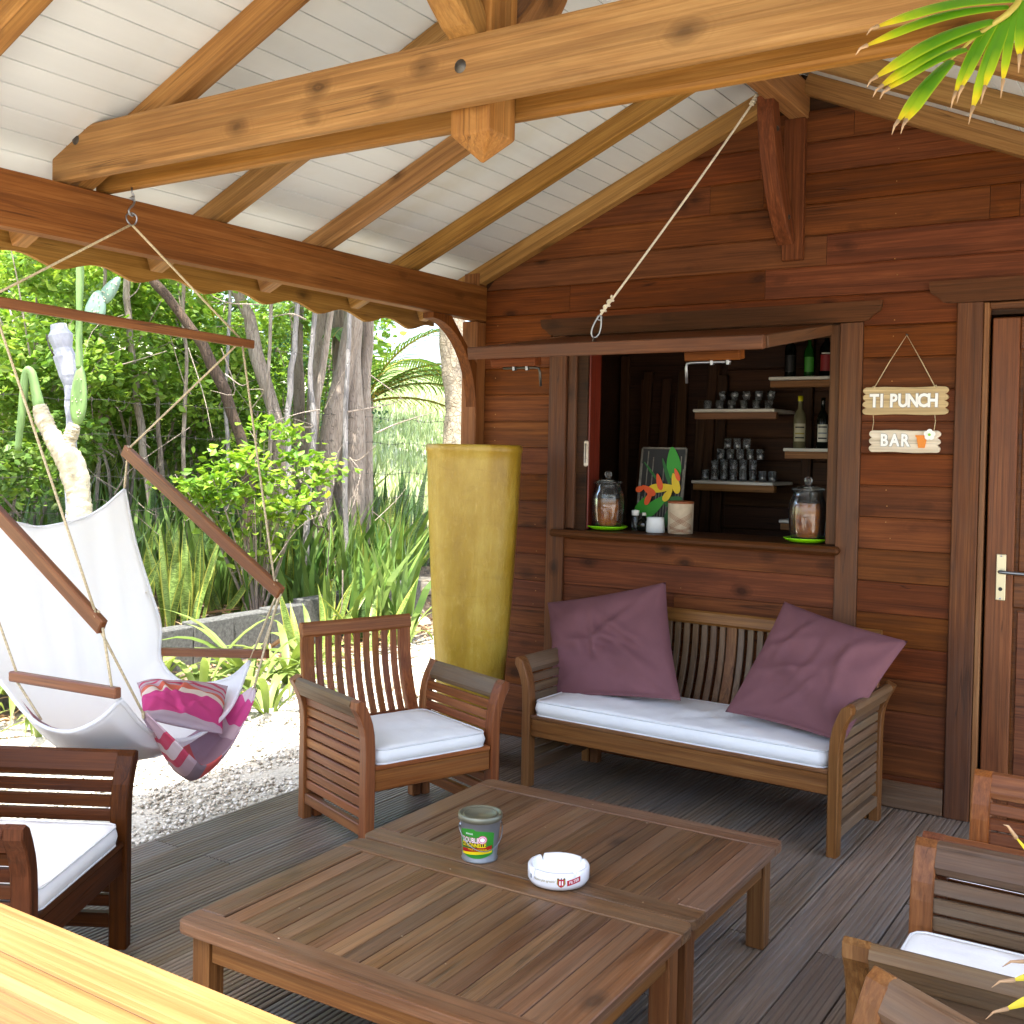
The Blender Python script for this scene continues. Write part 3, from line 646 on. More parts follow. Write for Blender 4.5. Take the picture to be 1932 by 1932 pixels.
def build_hatch():
    # top-hung shutter propped out towards the porch
    h = link('hatch_shutter', bpy.data.meshes.new('hatch_shutter'), cabin)
    A = Vector((-2.86, WALL_Y-.04, 2.135)); B = Vector((-2.86, 4.06, 1.992)); d = B-A; L = d.length; W = 1.375
    mx = Matrix.Translation(A) @ Matrix(((1, 0, 0, 0), (0, d.y/L, -d.z/L, 0), (0, d.z/L, d.y/L, 0), (0, 0, 0, 1)))   # local: x across, y outwards, z = up is -(...)
    h.matrix_basis = mx
    V, F = cbox_geo(0, W, .02, L-.03, -.012, .008, .002); me = mesh('hatch_shutter', V, F, 'cabin_trim'); h.data = me
    for k in range(6):
        y = .03+k*(L-.08)/6; link('board', mesh('board', *cbox_geo(.004, W-.004, 0, (L-.08)/6-.004, -.03, -.0135, .003), 'cabin_wood'), h, Matrix.Translation((0, y, 0)))
    link('edge_rail', mesh('edge_rail', *cbox_geo(-.01, W+.01, -.02, .02, -.034, .022, .004), 'cabin_trim'), h, Matrix.Translation((0, L-.012, 0)))
    for x in (.0, W): link('side_rail', mesh('side_rail', *cbox_geo(0, L-.06, -.016, .016, -.03, .02, .004), 'cabin_trim'), h, Matrix.Translation((x, .02, 0)) @ Matrix.Rotation(rad(90), 4, 'Z'))
    for x, fl in ((.06, 1), (1.02, -1)):
        s_ = link('batten', mesh('batten', *cbox_geo(0, .24, -.03, .03, -.02, .02, .004), 'cabin_wood'), h, Matrix.Translation((x, L-.1, .045)))
        link('bolt', mesh('bolt', *tube_geo([(0, 0, 0), (.17, 0, 0), (.19, 0, .004), (.195, 0, .02), (.195, 0, .085)], .006, 8), 'dark_steel' if fl > 0 else 'steel', True), s_, Matrix.Translation((.05 if fl > 0 else .19, 0, .028)) @ (Matrix.Rotation(math.pi, 4, 'Z') if fl < 0 else Matrix.Identity(4)))
        for q in (.06, .13): link('bolt_guide', mesh('bolt_guide', *cbox_geo(-.006, .006, -.012, .012, -.012, .012, .002), 'steel'), s_, Matrix.Translation((.05+q, 0, .028)))
build_hatch()

def build_door():
    fy = WALL_Y-.02
    beam('door_frame', (-.888, fy, 0), (-.888, fy, 2.232), .104, .042, 'cabin_trim', cabin, (0, 1, 0))
    beam('door_frame', (DRX1+.088, fy, 0), (DRX1+.088, fy, 2.232), .104, .042, 'cabin_trim', cabin, (0, 1, 0))
    beam('door_frame', (-.823, fy+.012, 0), (-.823, fy+.012, 2.228), .024, .05, 'teak', cabin, (0, 1, 0))
    beam('door_frame', (-.811, fy+.012, 2.213), (DRX1+.03, fy+.012, 2.213), .05, .028, 'cabin_trim', cabin)
    d = link('door', mesh('door', *cbox_geo(0, DRX1-DRX0, .014, .04, 0, DRZ-.01, .003), 'door_wood'), cabin, Matrix.Translation((DRX0, WALL_Y-.01, .008)))
    w = DRX1-DRX0
    for x in (.055, w-.055): link('stile', mesh('stile', *cbox_geo(0, DRZ-.012, -.054, .054, -.014, .012, .005), 'door_wood'), d, frame((x, 0, 0), (0, 0, 1), (0, 1, 0)))
    for z in (.11, 1.0, DRZ-.08): link('rail', mesh('rail', *cbox_geo(.11, w-.11, -.013, .012, -.07, .07, .005), 'door_wood'), d, Matrix.Translation((0, 0, z)))
    for z0, z1 in ((.19, .92), (1.08, DRZ-.16)): link('panel', mesh('panel', *cbox_geo(.125, w-.125, .0, .012, z0, z1, .012), 'door_wood'), d)
    p = link('handle_plate', mesh('handle_plate', *cbox_geo(-.019, .019, -.006, 0, -.098, .098, .004), 'brass_plate'), d, Matrix.Translation((.062, -.0145, 1.055)))
    link('handle', mesh('handle', *tube_geo([(0, 0, .025), (0, -.035, .025), (.006, -.045, .025), (.02, -.05, .025), (.11, -.052, .024), (.118, -.05, .024)], .008, 8), 'steel', True), p)
    link('keyhole', mesh('keyhole', *merge(lathe_geo([(0, .003), (.008, .003), (.0085, 0)], 12)), 'ink'), p, Matrix.Translation((0, -.0062, -.05)) @ Matrix.Rotation(rad(90), 4, 'X'))
    for z in (.09, -.09): link('screw', mesh('screw', *lathe_geo([(0, .0015), (.004, .001), (.0045, 0)], 10), 'steel'), p, Matrix.Translation((0, -.0062, z)) @ Matrix.Rotation(rad(90), 4, 'X'))
build_door()

# ------------------------------------------------------------------ railing at the porch front
def build_rail():
    r = thing('porch_railing', 'sunlit pale timber railing along the open porch front', 'railing', (0, .77, 0))
    beam('top_rail', (-3.35, 0, .885), (-.18, 0, .885), .125, .13, 'rail_wood', r, c=.008)
    beam('bottom_rail', (-3.35, 0, .12), (-.18, 0, .12), .05, .07, 'rail_wood', r)
    for x in (-3.3, -.23): beam('post', (x, 0, 0), (x, 0, .818), .09, .09, 'rail_wood', r, (0, 1, 0))
    for k in range(1, 22): beam('baluster', (-3.3+k*3.07/22, 0, .156), (-3.3+k*3.07/22, 0, .819), .035, .03, 'rail_wood', r, (0, 1, 0))
build_rail()
ORD = ['leftmost', 'second from the left', 'third from the left', 'fourth from the left', 'fifth from the left', 'sixth from the left', 'seventh from the left', 'eighth from the left', 'ninth from the left', 'tenth from the left', 'eleventh from the left', 'twelfth from the left', 'thirteenth from the left', 'fourteenth from the left', 'fifteenth from the left', 'sixteenth from the left', 'rightmost', 'x']
# ------------------------------------------------------------------ armchairs and bench
SEAT, ARM, BACK = .338, .60, .79
def seat_set(name, label, cat, loc, rz, W, D, mats, group=None, nslat=9, split=False):
    """front at x=0 facing +X; W leg centre to centre, D front to back"""
    ml, ms, mt = mats
    t = thing(name, label, cat, loc, rz, group); lw = .052
    for s in (-1, 1):
        y = s*W/2
        # front post, top flaring outwards
        pts = [(0, 0), (.30, 0), (.40, .0), (.46, .004), (.50, .012), (.54, .027), (.575, .045), (ARM-.004, .055)]
        V, F = sweep_geo(pts, .055, .042, .004, lambda q: (1, 1 if q < .7 else (1+.2*(q-.7)/.3 if q < .97 else .45)))
        link('leg', mesh('leg', V, F, ml), t, frame((0, y, 0), (0, 0, 1), (0, s, 0)))
        # back post of the arm, and the back frame leg beside it
        link('leg', mesh('leg', *sweep_geo(pts, .048, .042, .004), ml), t, frame((-D, y, 0), (0, 0, 1), (0, s, 0)))
        beam('leg', (-D+.004, y-s*.052, 0), (-D+.004, y-s*.052, SEAT+.02), .045, .045, ml, t, (0, 1, 0))
        # arm roll
        V, F = sweep_geo([(0, 0), (D-.05, 0)], .042, .082, .013); o = link('arm_rest', mesh('arm_rest', V, F, mt), t)
        o.matrix_basis = frame((-D+.025, y+s*.037, ARM-.041), (1, 0, 0), (0, s*.48, .88))
        # slats of the arm panel
        nz = 9
        for k in range(nz):
            z = .145+k*(.352/(nz-1)); f = max(0, (z-.44))/.12; off = .026*f*f
            beam('arm_slat', (-D+.02, y+s*off, z), (-.024, y+s*off, z), .018, .036, ms, t, (0, s*.35*f, 1), c=.003)
        beam('arm_rail', (-D+.02, y, .085), (-.024, y, .085), .03, .045, ms, t)
        beam('seat_rail', (-D+.02, y-s*.038, SEAT-.045), (-.024, y-s*.038, SEAT-.045), .022, .08, ml, t)
    beam('front_rail', (.002, -W/2+.022, SEAT-.06), (.002, W/2-.022, SEAT-.06), .028, .082, ml, t)
    beam('seat_lip', (-.004, -W/2+.022, SEAT-.0095), (-.004, W/2-.022, SEAT-.0095), .05, .018, ml, t)
    beam('back_rail', (-D+.03, -W/2+.03, SEAT-.05), (-D+.03, W/2-.03, SEAT-.05), .026, .08, ml, t)
    for k in range(6):
        x = -.075-k*(D-.12)/5; beam('seat_slat', (x, -W/2+.03, SEAT-.01), (x, W/2-.03, SEAT-.01), .055, .016, ms, t)
    # curved, leaning backrest
    zb = SEAT-.02; hb = BACK-zb; lean = .115
    def bx(s): return -D+.004-lean*s-.035*math.sin(math.pi*s)+(.0)
    path = [(hb*s, bx(s)+D) for s in np.linspace(0, .915, 9)]
    wb = W/2-.052
    for s in (-1, 1):
        link('back_stile', mesh('back_stile', *sweep_geo(path, .056, .03, .004), ml), t, Matrix(((0, 0, 1, -D), (0, 1, 0, s*wb), (1, 0, 0, zb), (0, 0, 0, 1))))
    # rails of the back
    V, F = sweep_geo([(0, 0), (2*wb+.056, 0)], .034, .066, .010)
    o = link('back_top_rail', mesh('back_top_rail', V, F, ml), t, frame((bx(.955), -wb-.028, zb+hb*.955), (0, 1, 0), (-lean*.8, 0, hb)))
    beam('back_bottom_rail', (bx(.10), -wb+.028, zb+hb*.10), (bx(.10), wb-.028, zb+hb*.10), .026, .05, ml, t)
    inner = 2*wb-.056; sp = inner/(nslat+.2); sl = [(hb*s, bx(s)+D) for s in np.linspace(.12, .90, 8)]
    me = mesh('back_slat', *sweep_geo(sl, min(.032, sp*.62), .016, .003), ms)
    me2 = mesh('back_slat', *sweep_geo(sl, .05, .02, .003), ml)
    for k in range(nslat):
        y = -inner/2+sp*(k+.6); c = split and k == nslat//2
        link('back_slat', me2 if c else me, t, Matrix(((0, 0, 1, -D), (0, 1, 0, y), (1, 0, 0, zb), (0, 0, 0, 1))))
    return t
def cushion(label, chair_loc, rz, W, D, T=.062, seed=0, x0=.0, crease=.0, group=None):
    """boxed cushion with rounded edges, slightly puffed, piping top and bottom"""
    wx, wy = D-.03, W-.075; nx, ny = 16, max(16, int(16*wy/wx)); r = .02; rs = random.Random(seed); V = []; F = []
    def sup(u, v):          # rounded rectangle plan
        return u, v
    ph = [rs.uniform(0, 6) for _ in range(6)]
    rows = []
    top = []
    for i in range(nx+1):
        for j in range(ny+1):
            u = -1+2*i/nx; v = -1+2*j/ny
            cr = .035; X = u*wx/2; Y = v*wy/2
            ax, ay = wx/2-cr, wy/2-cr
            if abs(X) > ax and abs(Y) > ay:      # rounded corner
                ex, ey = abs(X)-ax, abs(Y)-ay; m = max(ex, ey); l = math.hypot(ex, ey); X = math.copysign(ax+ex*m/l, X); Y = math.copysign(ay+ey*m/l, Y)
            e = (1-u**8)*(1-v**8)
            w = .004*math.sin(9*u+ph[0]+2*v)*math.sin(5*v*wy/wx+ph[1])+.003*math.sin(17*v*wy/wx+4*u+ph[2])+crease*math.exp(-((v-.12+.25*u)/.10)**2)*math.sin(26*(v+.3*u))
            top.append((X, Y, T*.5*(.80+.30*e)+w*e))
    n = (nx+1)*(ny+1); bot = [(x, y, -T*.5) for x, y, z in top]; V = top+bot; id_ = lambda i, j: i*(ny+1)+j
    for i in range(nx):
        for j in range(ny): F.append([id_(i, j), id_(i+1, j), id_(i+1, j+1), id_(i, j+1)]); F.append([n+id_(i, j), n+id_(i, j+1), n+id_(i+1, j+1), n+id_(i+1, j)])
    edge = [id_(i, 0) for i in range(nx+1)]+[id_(nx, j) for j in range(1, ny+1)]+[id_(i, ny) for i in range(nx-1, -1, -1)]+[id_(0, j) for j in range(ny-1, 0, -1)]
    m = len(edge)
    mid = []
    for a in edge:
        x, y, z = V[a]; l = math.hypot(x/wx, y/wy); V.append((x*(1+.006/ max(abs(x), .05)), y*(1+.006/max(abs(y), .05)), (z-T*.5)*.5)); mid.append(len(V)-1)
    for k in range(m):
        a, b = edge[k], edge[(k+1) % m]; c, d = mid[k], mid[(k+1) % m]
        F.append([a, c, d, b]); F.append([c, n+a, n+b, d])
    o = link('cushion', mesh('cushion', V, F, 'cushion_white', True)); tag(o, label, 'cushion', group)
    mt = Matrix.Translation(chair_loc) @ Matrix.Rotation(rz, 4, 'Z') @ Matrix.Translation((-wx/2+.012+x0, 0, SEAT+T*.5+.001))
    o.matrix_basis = mt
    for src in (edge, [n+a for a in edge]):
        pts = [Vector(V[a]) for a in src]; pts = [p*Vector((1, 1, 1)).length/Vector((1, 1, 1)).length for p in pts]; pts.append(pts[0]); pts.append(pts[1])
        link('piping', mesh('piping', *tube_geo(pts, .0035, 6, False), 'piping_white', True), o)
    return o
CW, CD = .59, .52
CH = {'a': (-2.586, 3.46, rad(-20.1)), 'l': (-2.653, 1.895, rad(29.7)), 'ra': (-.566, 3.25, rad(179.5)), 'rb': (-.569, 2.512, rad(181.)), 'rd': (-.655, 1.765, rad(150))}
G = 'slatted wooden armchairs round the tables'
seat_set('armchair', 'reddish slatted wooden armchair standing between the hammock chair and the gold planter', 'armchair', (CH['a'][0], CH['a'][1], 0), CH['a'][2], CW, CD, ('teak_red', 'teak_red', 'teak_grey'), G)
seat_set('armchair', 'dark brown slatted armchair at the left edge behind the sunlit railing', 'armchair', (CH['l'][0], CH['l'][1], 0), CH['l'][2], CW, CD, ('teak_dark', 'teak_dark', 'teak_dark'), G)
seat_set('armchair', 'rosy brown slatted armchair at the right edge nearest the cabin door', 'armchair', (CH['ra'][0], CH['ra'][1], 0), CH['ra'][2], CW, CD, ('teak_red', 'teak_red', 'teak_red'), G)
seat_set('armchair', 'weathered brown armchair with chipped arm ends, middle one at the right edge', 'armchair', (CH['rb'][0], CH['rb'][1], 0), CH['rb'][2], CW, CD, ('teak', 'teak_grey', 'teak_grey'), G)
seat_set('armchair', 'light brown armchair cut off by the bottom right corner', 'armchair', (CH['rd'][0], CH['rd'][1], 0), CH['rd'][2], CW, CD, ('teak', 'teak', 'teak_grey'), G)
GC = 'white seat cushions on the armchairs'
cushion('white seat cushion on the armchair beside the gold planter', (CH['a'][0], CH['a'][1], 0), CH['a'][2], CW, CD, seed=1, group=GC)
cushion('white seat cushion on the dark armchair at the left edge', (CH['l'][0], CH['l'][1], 0), CH['l'][2], CW, CD, seed=2, group=GC)
cushion('white seat cushion on the armchair nearest the cabin door', (CH['ra'][0], CH['ra'][1], 0), CH['ra'][2], CW, CD, seed=3, group=GC)
cushion('white seat cushion on the chipped armchair at the right edge', (CH['rb'][0], CH['rb'][1], 0), CH['rb'][2], CW, CD, seed=4, group=GC)
cushion('white seat cushion on the armchair in the bottom right corner', (CH['rd'][0], CH['rd'][1], 0), CH['rd'][2], CW, CD, seed=5, group=GC)
BN = (-1.923, 4.253, rad(-92.2)); BW, BD = 1.445, .54
seat_set('garden_bench', 'slatted two-seat wooden bench with greyed arms under the bar hatch', 'bench', (BN[0], BN[1], 0), BN[2], BW, BD, ('teak', 'teak_grey', 'teak_grey'), None, 27, True)
cushion('long white seat cushion on the bench, creased in the middle', (BN[0], BN[1], 0), BN[2], BW, BD, T=.07, seed=6, crease=.008)

# ------------------------------------------------------------------ mauve pillows
def pillow(label, c, thick, seed, mat='mauve', nrm=(0, -1, .35), name='pillow', uvs=False, group='mauve pillows on the bench'):
    """c: four corners TL TR BR BL"""
    TL, TR, BR, BL = [Vector(q) for q in c]; n = 44; rs = random.Random(seed); nv = Vector(nrm).normalized(); ph = [rs.uniform(0, 6) for _ in range(8)]
    fr, bk = [], []
    for i in range(n+1):
        for j in range(n+1):
            u = j/n; v = i/n; P = (TL*(1-u)+TR*u)*(1-v)+(BL*(1-u)+BR*u)*v
            a, b = 2*u-1, 2*v-1
            C = (TL+TR+BR+BL)/4; pin = .05*((1-abs(a)**2)*abs(b)**3+(1-abs(b)**2)*abs(a)**3); P = P+(C-P)*pin*.9
            e = max(0, (1-abs(a)**2.6))*max(0, (1-abs(b)**2.6)); e = e**.5
            w = .007*math.sin(6*a+4*b+ph[0])*math.sin(3*a-5*b+ph[1])+.010*math.sin(11*(b-.7*a)+ph[2]+1.2*math.sin(3*a))*math.exp(-((b-a*.5-.25)/.4)**2)+.004*math.sin(10*b+3*a+ph[3])
            for cx_, cy_ in ((-1, -1), (1, -1), (1, 1), (-1, 1)): rr_ = math.hypot(a-cx_, b-cy_); w += .010*math.sin(9*math.atan2(b-cy_, a-cx_)+ph[4]+cx_)*math.exp(-(rr_/.75)**2)
            for q in range(7):
                an = ph[q]*.5+.4*q; ca, sa = math.cos(an), math.sin(an); off = (ph[(q+3) % 8]/6-.5)*1.1; t1 = a*ca+b*sa-off+.12*math.sin(2.3*(b*ca-a*sa)+q); t2 = b*ca-a*sa-(ph[(q+5) % 8]/6-.5)*.9
                w += .017*math.exp(-(t1/.075)**2)*math.exp(-(t2/.5)**2)-.010*math.exp(-((t1-.13)/.075)**2)*math.exp(-(t2/.5)**2)
            fr.append(P+nv*(thick*e*.55+w*e)); bk.append(P-nv*(thick*e*.45))
    N = (n+1)**2; V = fr+bk; F = []; I = lambda i, j: i*(n+1)+j
    for i in range(n):
        for j in range(n): F.append([I(i, j), I(i+1, j), I(i+1, j+1), I(i, j+1)]); F.append([N+I(i, j), N+I(i, j+1), N+I(i+1, j+1), N+I(i+1, j)])
    ed = [I(0, j) for j in range(n)]+[I(i, n) for i in range(n)]+[I(n, j) for j in range(n, 0, -1)]+[I(i, 0) for i in range(n, 0, -1)]
    for k in range(len(ed)): a, b = ed[k], ed[(k+1) % len(ed)]; F.append([a, b, N+b, N+a])
    UV = [((k % (n+1))/n, (k//(n+1))/n) for k in range(N)]*2
    o = link(name, mesh(name, V, F, mat, True, UV)); tag(o, label, 'pillow', group); return o
pillow('mauve square pillow upright at the planter end of the bench', (ony(1033, 1137, 4.78), ony(1256, 1098, 4.80), ony(1285, 1322, 4.47), ony(1043, 1313, 4.52)), .17, 11)
pillow('mauve pillow tipped on its corner over the door end of the bench', (ony(1480, 1135, 4.78), ony(1713, 1210, 4.60), ony(1592, 1402, 4.30), ony(1368, 1343, 4.42)), .17, 23, nrm=(.1, -1, .45))

# ------------------------------------------------------------------ coffee tables
def table(label, loc, rz, W=1.125, D=.737, H=.332, seed=0):
    t = thing('coffee_table', label, 'table', loc, rz, 'low slatted coffee tables'); tk = .03; fb = .085; rs = random.Random(seed)
    # end frame boards along X with rounded corners
    for s in (-1, 1):
        y0, y1 = (D/2-fb, D/2) if s > 0 else (-D/2, -D/2+fb); r = .03; pl = []
        pts = [(-W/2, y0), (W/2, y0), (W/2, y1), (-W/2, y1)]
        out = []
        for k, (x, y) in enumerate(pts):
            if (y == y1 and s > 0) or (y == y0 and s < 0):
                cxx = x-math.copysign(r, x); cyy = y-s*r
                angs = np.linspace(0, math.pi/2, 5)
                a0 = {(1, -1): -math.pi/2, (1, 1): 0, (-1, 1): math.pi/2, (-1, -1): math.pi}[(1 if x > 0 else -1, s)]
                out += [(cxx+r*math.cos(a0+a), cyy+r*math.sin(a0+a)) for a in angs]
            else: out.append((x, y))
        n = len(out); V = [(x, y, H-tk) for x, y in out]+[(x, y, H) for x, y in out]; F = [list(range(n))[::-1], [n+i for i in range(n)]]+[[i, (i+1) % n, n+(i+1) % n, n+i] for i in range(n)]
        o = link('top_frame', mesh('top_frame', V, F, 'table_wood'), t); b = o.modifiers.new('bevel', 'BEVEL'); b.width = .003; b.segments = 2; b.limit_method = 'ANGLE'
    yi = D/2-fb-.002
    for s in (-1, 1): beam('top_frame', (s*(W/2-.042), -yi, H-tk/2), (s*(W/2-.042), yi, H-tk/2), .084, tk, 'table_wood', t, c=.003)
    n = 17; w = (W-.172)/n
    for k in range(n): beam('slat', (-W/2+.086+w*(k+.5), -yi, H-tk/2-.002+rs.uniform(-.001, .001)), (-W/2+.086+w*(k+.5), yi, H-tk/2-.002), w-.0022, tk-.004, 'table_wood', t, c=.0015)
    for sx in (-1, 1):
        for sy in (-1, 1): beam('leg', (sx*(W/2-.06), sy*(D/2-.06), 0), (sx*(W/2-.06), sy*(D/2-.06), H-tk), .058, .058, 'teak', t, (0, 1, 0))
    for s in (-1, 1):
        beam('apron', (-W/2+.092, s*(D/2-.05), H-tk-.037), (W/2-.092, s*(D/2-.05), H-tk-.037), .022, .072, 'teak', t)
        beam('apron', (s*(W/2-.05), -D/2+.092, H-tk-.037), (s*(W/2-.05), D/2-.092, H-tk-.037), .022, .072, 'teak', t)
    return t
table('low slatted wooden coffee table nearest the railing', (-1.655, 2.247, 0), rad(1.3), seed=1)
table('low slatted wooden coffee table nearest the bench', (-1.672, 2.992, 0), rad(.6), seed=2)
TZ = .3325

# ------------------------------------------------------------------ citronella bucket
def wrap(geo, r0, r1, h, ang0, z0, off=.0006):
    """flat lettering (x along the rim, y up) laid round a tapered cylinder"""
    V, F = geo; out = []
    for x, y, z in V:
        zz = z0+y; r = r0+(r1-r0)*zz/h+off+max(z, 0); a = ang0+x/(r0+(r1-r0)*z0/h); out.append((r*math.cos(a), r*math.sin(a), zz))
    return out, F
def patch(poly_fn, n=14):
    V = []; F = []
    for i in range(n+1):
        x, y0, y1 = poly_fn(i/n); V += [(x, y0, 0), (x, y1, 0)]
    for i in range(n): F.append([2*i, 2*i+2, 2*i+3, 2*i+1])
    return V, F
def build_bucket():
    c = onz(896, 1628, TZ); c = Vector((c.x-.014, c.y+.045, TZ))
    b = thing('citronella_bucket', 'small tin bucket with lid and green citronella label on the table', 'bucket', c)
    r0, r1, h = .047, .056, .125
    b.scale = (1.1, 1.1, 1.02)
    lathe('body', [(0, .002), (r0-.002, .002), (r0+.002, 0), (r0+.003, .003), (r0, .007), (r1, h-.01), (r1+.003, h-.006), (r1+.003, h)], 'tin', b, 48)
    lathe('lid', [(0, h+.001), (.041, h+.001), (.043, h+.006), (.046, h+.007), (.048, h+.003), (.051, h+.003), (.053, h+.009), (.057, h+.011), (.0605, h+.009), (.0605, h-.006), (.058, h-.008)], 'tin_lid', b, 48)
    A = math.atan2(-c.y, -c.x)-.22
    lab = link('label', mesh('label', *wrap(patch(lambda s: ((s-.5)*.094, .020-.012*math.sin(math.pi*s)+.006, .088+.010*math.sin(math.pi*s)**.7+(.004 if s < .5 else -.001)), 16), r0, r1, h, A, .0), 'green_ink'), b)
    def on(geo, x, y, mat, off): return link('print', mesh('print', *wrap(([(p[0]+x, p[1], p[2]) for p in geo[0]], geo[1]), r0, r1, h, A, y, off), mat), lab)
    on(patch(lambda s: ((s-.5)*.09, -.0055+.004*(s-.5)*2, .0055+.004*(s-.5)*2)), 0, .032, 'yellow_ink', .0010)
    on(patch(lambda s: ((s-.5)*.09, -.0055+.006*(s-.5)*2, .0055+.006*(s-.5)*2)), 0, .041, 'deepred_ink', .0012)
    on(text_geo('DOUBLE', .021, .0002, .0009, .62), -.016, .068, 'pink_ink', .0011); on(text_geo('DOUBLE', .021, .0002, .0001, .62), -.016, .068, 'white_ink', .0016)
    on(patch(lambda s: ((s-.5)*.07, -.008, .008)), -.008, .0535, 'ink', .0011)
    on(text_geo('CITRONNELLE', .0165, .0002, .0005, .66), -.008, .0535, 'yellow_ink', .0016)
    for r, m, o in ((.0125, 'pink_ink', .0013), (.0105, 'white_ink', .0016), (.0088, 'pink_ink', .0019), (.0066, 'white_ink', .0022)):
        n = 20; on(([(r*math.cos(6.283*k/n), r*math.sin(6.283*k/n), 0) for k in range(n)], [list(range(n))]), .018, .071, m, o)
    on(text_geo('BOUGIE', .006, .0002, .0001), -.018, .087, 'white_ink', .0016)
    on(text_geo('POUR L EXTERIEUR', .006, .0002, .0001), .004, .041, 'yellow_ink', .0018)
    # bail handle hanging down in front, and ears
    pts = []
    for k in range(17):
        a = math.pi*k/16; x = math.cos(a)*(r1+.004); d = math.sin(a); pts.append(Vector((x, -d*.061-.002, h-.022-d*.062)))
    hd = link('handle', mesh('handle', *tube_geo(pts, .0016, 6), 'steel', True), b, Matrix.Rotation(A+math.pi/2+.45, 4, 'Z'))
    for s in (-1, 1): lathe('ear', [(0, .004), (.005, .003), (.006, 0)], 'tin', b, 10, mtx=Matrix.Rotation(A+math.pi/2+.45, 4, 'Z') @ Matrix.Translation((s*(r1-.001), 0, h-.022)) @ Matrix.Rotation(rad(90)*s, 4, 'Y'))
build_bucket()

# ------------------------------------------------------------------ ashtray
def build_ashtray():
    c = onz(1052, 1681, TZ); c = Vector((c.x-.034, c.y+.062, TZ))
    a = thing('ashtray', 'round white porcelain ashtray with red FILTER print on the table', 'ashtray', c)
    R, H = .088, .052; n = 96; prof = [(0, .0), (R-.022, 0), (R-.006, .006), (R, .018), (R, H-.004), (R-.003, H), (R-.010, H), (R-.013, H-.004), (R-.014, .016), (R-.022, .010), (0, .009)]
    V, F = lathe_geo(prof, n); m = len(prof); V = [list(v) for v in V]
    A = math.atan2(-c.y, -c.x)
    for k in range(n):                                       # four rest notches
        th = (2*math.pi*k/n-A-.62) % (math.pi/2); th = min(th, math.pi/2-th)
        if th < .06:
            for i in range(m):
                if V[k*m+i][2] > H-.02: V[k*m+i][2] = H-.016+(V[k*m+i][2]-H)*.2
    link('bowl', mesh('bowl', V, F, 'porcelain', True), a)
    def on(geo, ang, z, mat, off=.0005): return link('print', mesh('print', *wrap(geo, R, R, H, A+ang, z, off), mat), a)
    on(patch(lambda s: ((s-.5)*.042, -.0075+.004*(s-.5)*2, .0075+.004*(s-.5)*2)), .52, .031, 'red_ink')
    tg = text_geo('FILTER', .011, .0002, .0002); on(([(x, y+.004*x/.021, z) for x, y, z in tg[0]], tg[1]), .52, .031, 'white_ink', .0009)
    tg = text_geo('Pleasant plus agreable!', .0105, .0002, 0, .72); on(([(x+.2*y, y+.03*x, z) for x, y, z in tg[0]], tg[1]), -.48, .031, 'gold_ink', .0006)
    crest = [(-.008, .010), (-.0085, -.003), (-.005, -.009), (0, -.012), (.005, -.009), (.0085, -.003), (.008, .010)]
    on(([(x*1.45, y*1.15+.001, 0) for x, y in crest], [list(range(7))]), .09, .029, 'gold_ink', .0006)
    on(([(x, y, 0) for x, y in crest], [list(range(7))]), .09, .029, 'red_ink', .0010)
    for dx in (-.0035, .0035): on(([(dx-.0018, -.006, 0), (dx+.0018, -.006, 0), (dx+.0018, .006, 0), (dx-.0018, .006, 0)], [[0, 1, 2, 3]]), .09, .029, 'white_ink', .0014)
    for k in range(3):
        dx = (-.009, 0, .009)[k]; on(([(dx-.002, .010, 0), (dx+.002, .010, 0), (dx, .016, 0)], [[0, 1, 2]]), .09, .029, 'ink', .0011)
    on(([(-.004, -.006, 0), (.004, -.006, 0), (.004, .006, 0), (-.004, .006, 0)], [[0, 1, 2, 3]]), -1.05, .03, 'grey_ink')
    ash = []
    for k in range(9): x = random.uniform(-.03, .03); y = random.uniform(-.02, .02); s = random.uniform(.001, .003); ash.append(cbox_geo(x-s, x+s, y-s*.7, y+s*.7, .0092, .0092+s, s*.3))
    link('ash', mesh('ash', *merge(*ash), 'ink'), a)['kind'] = 'stuff'
build_ashtray()

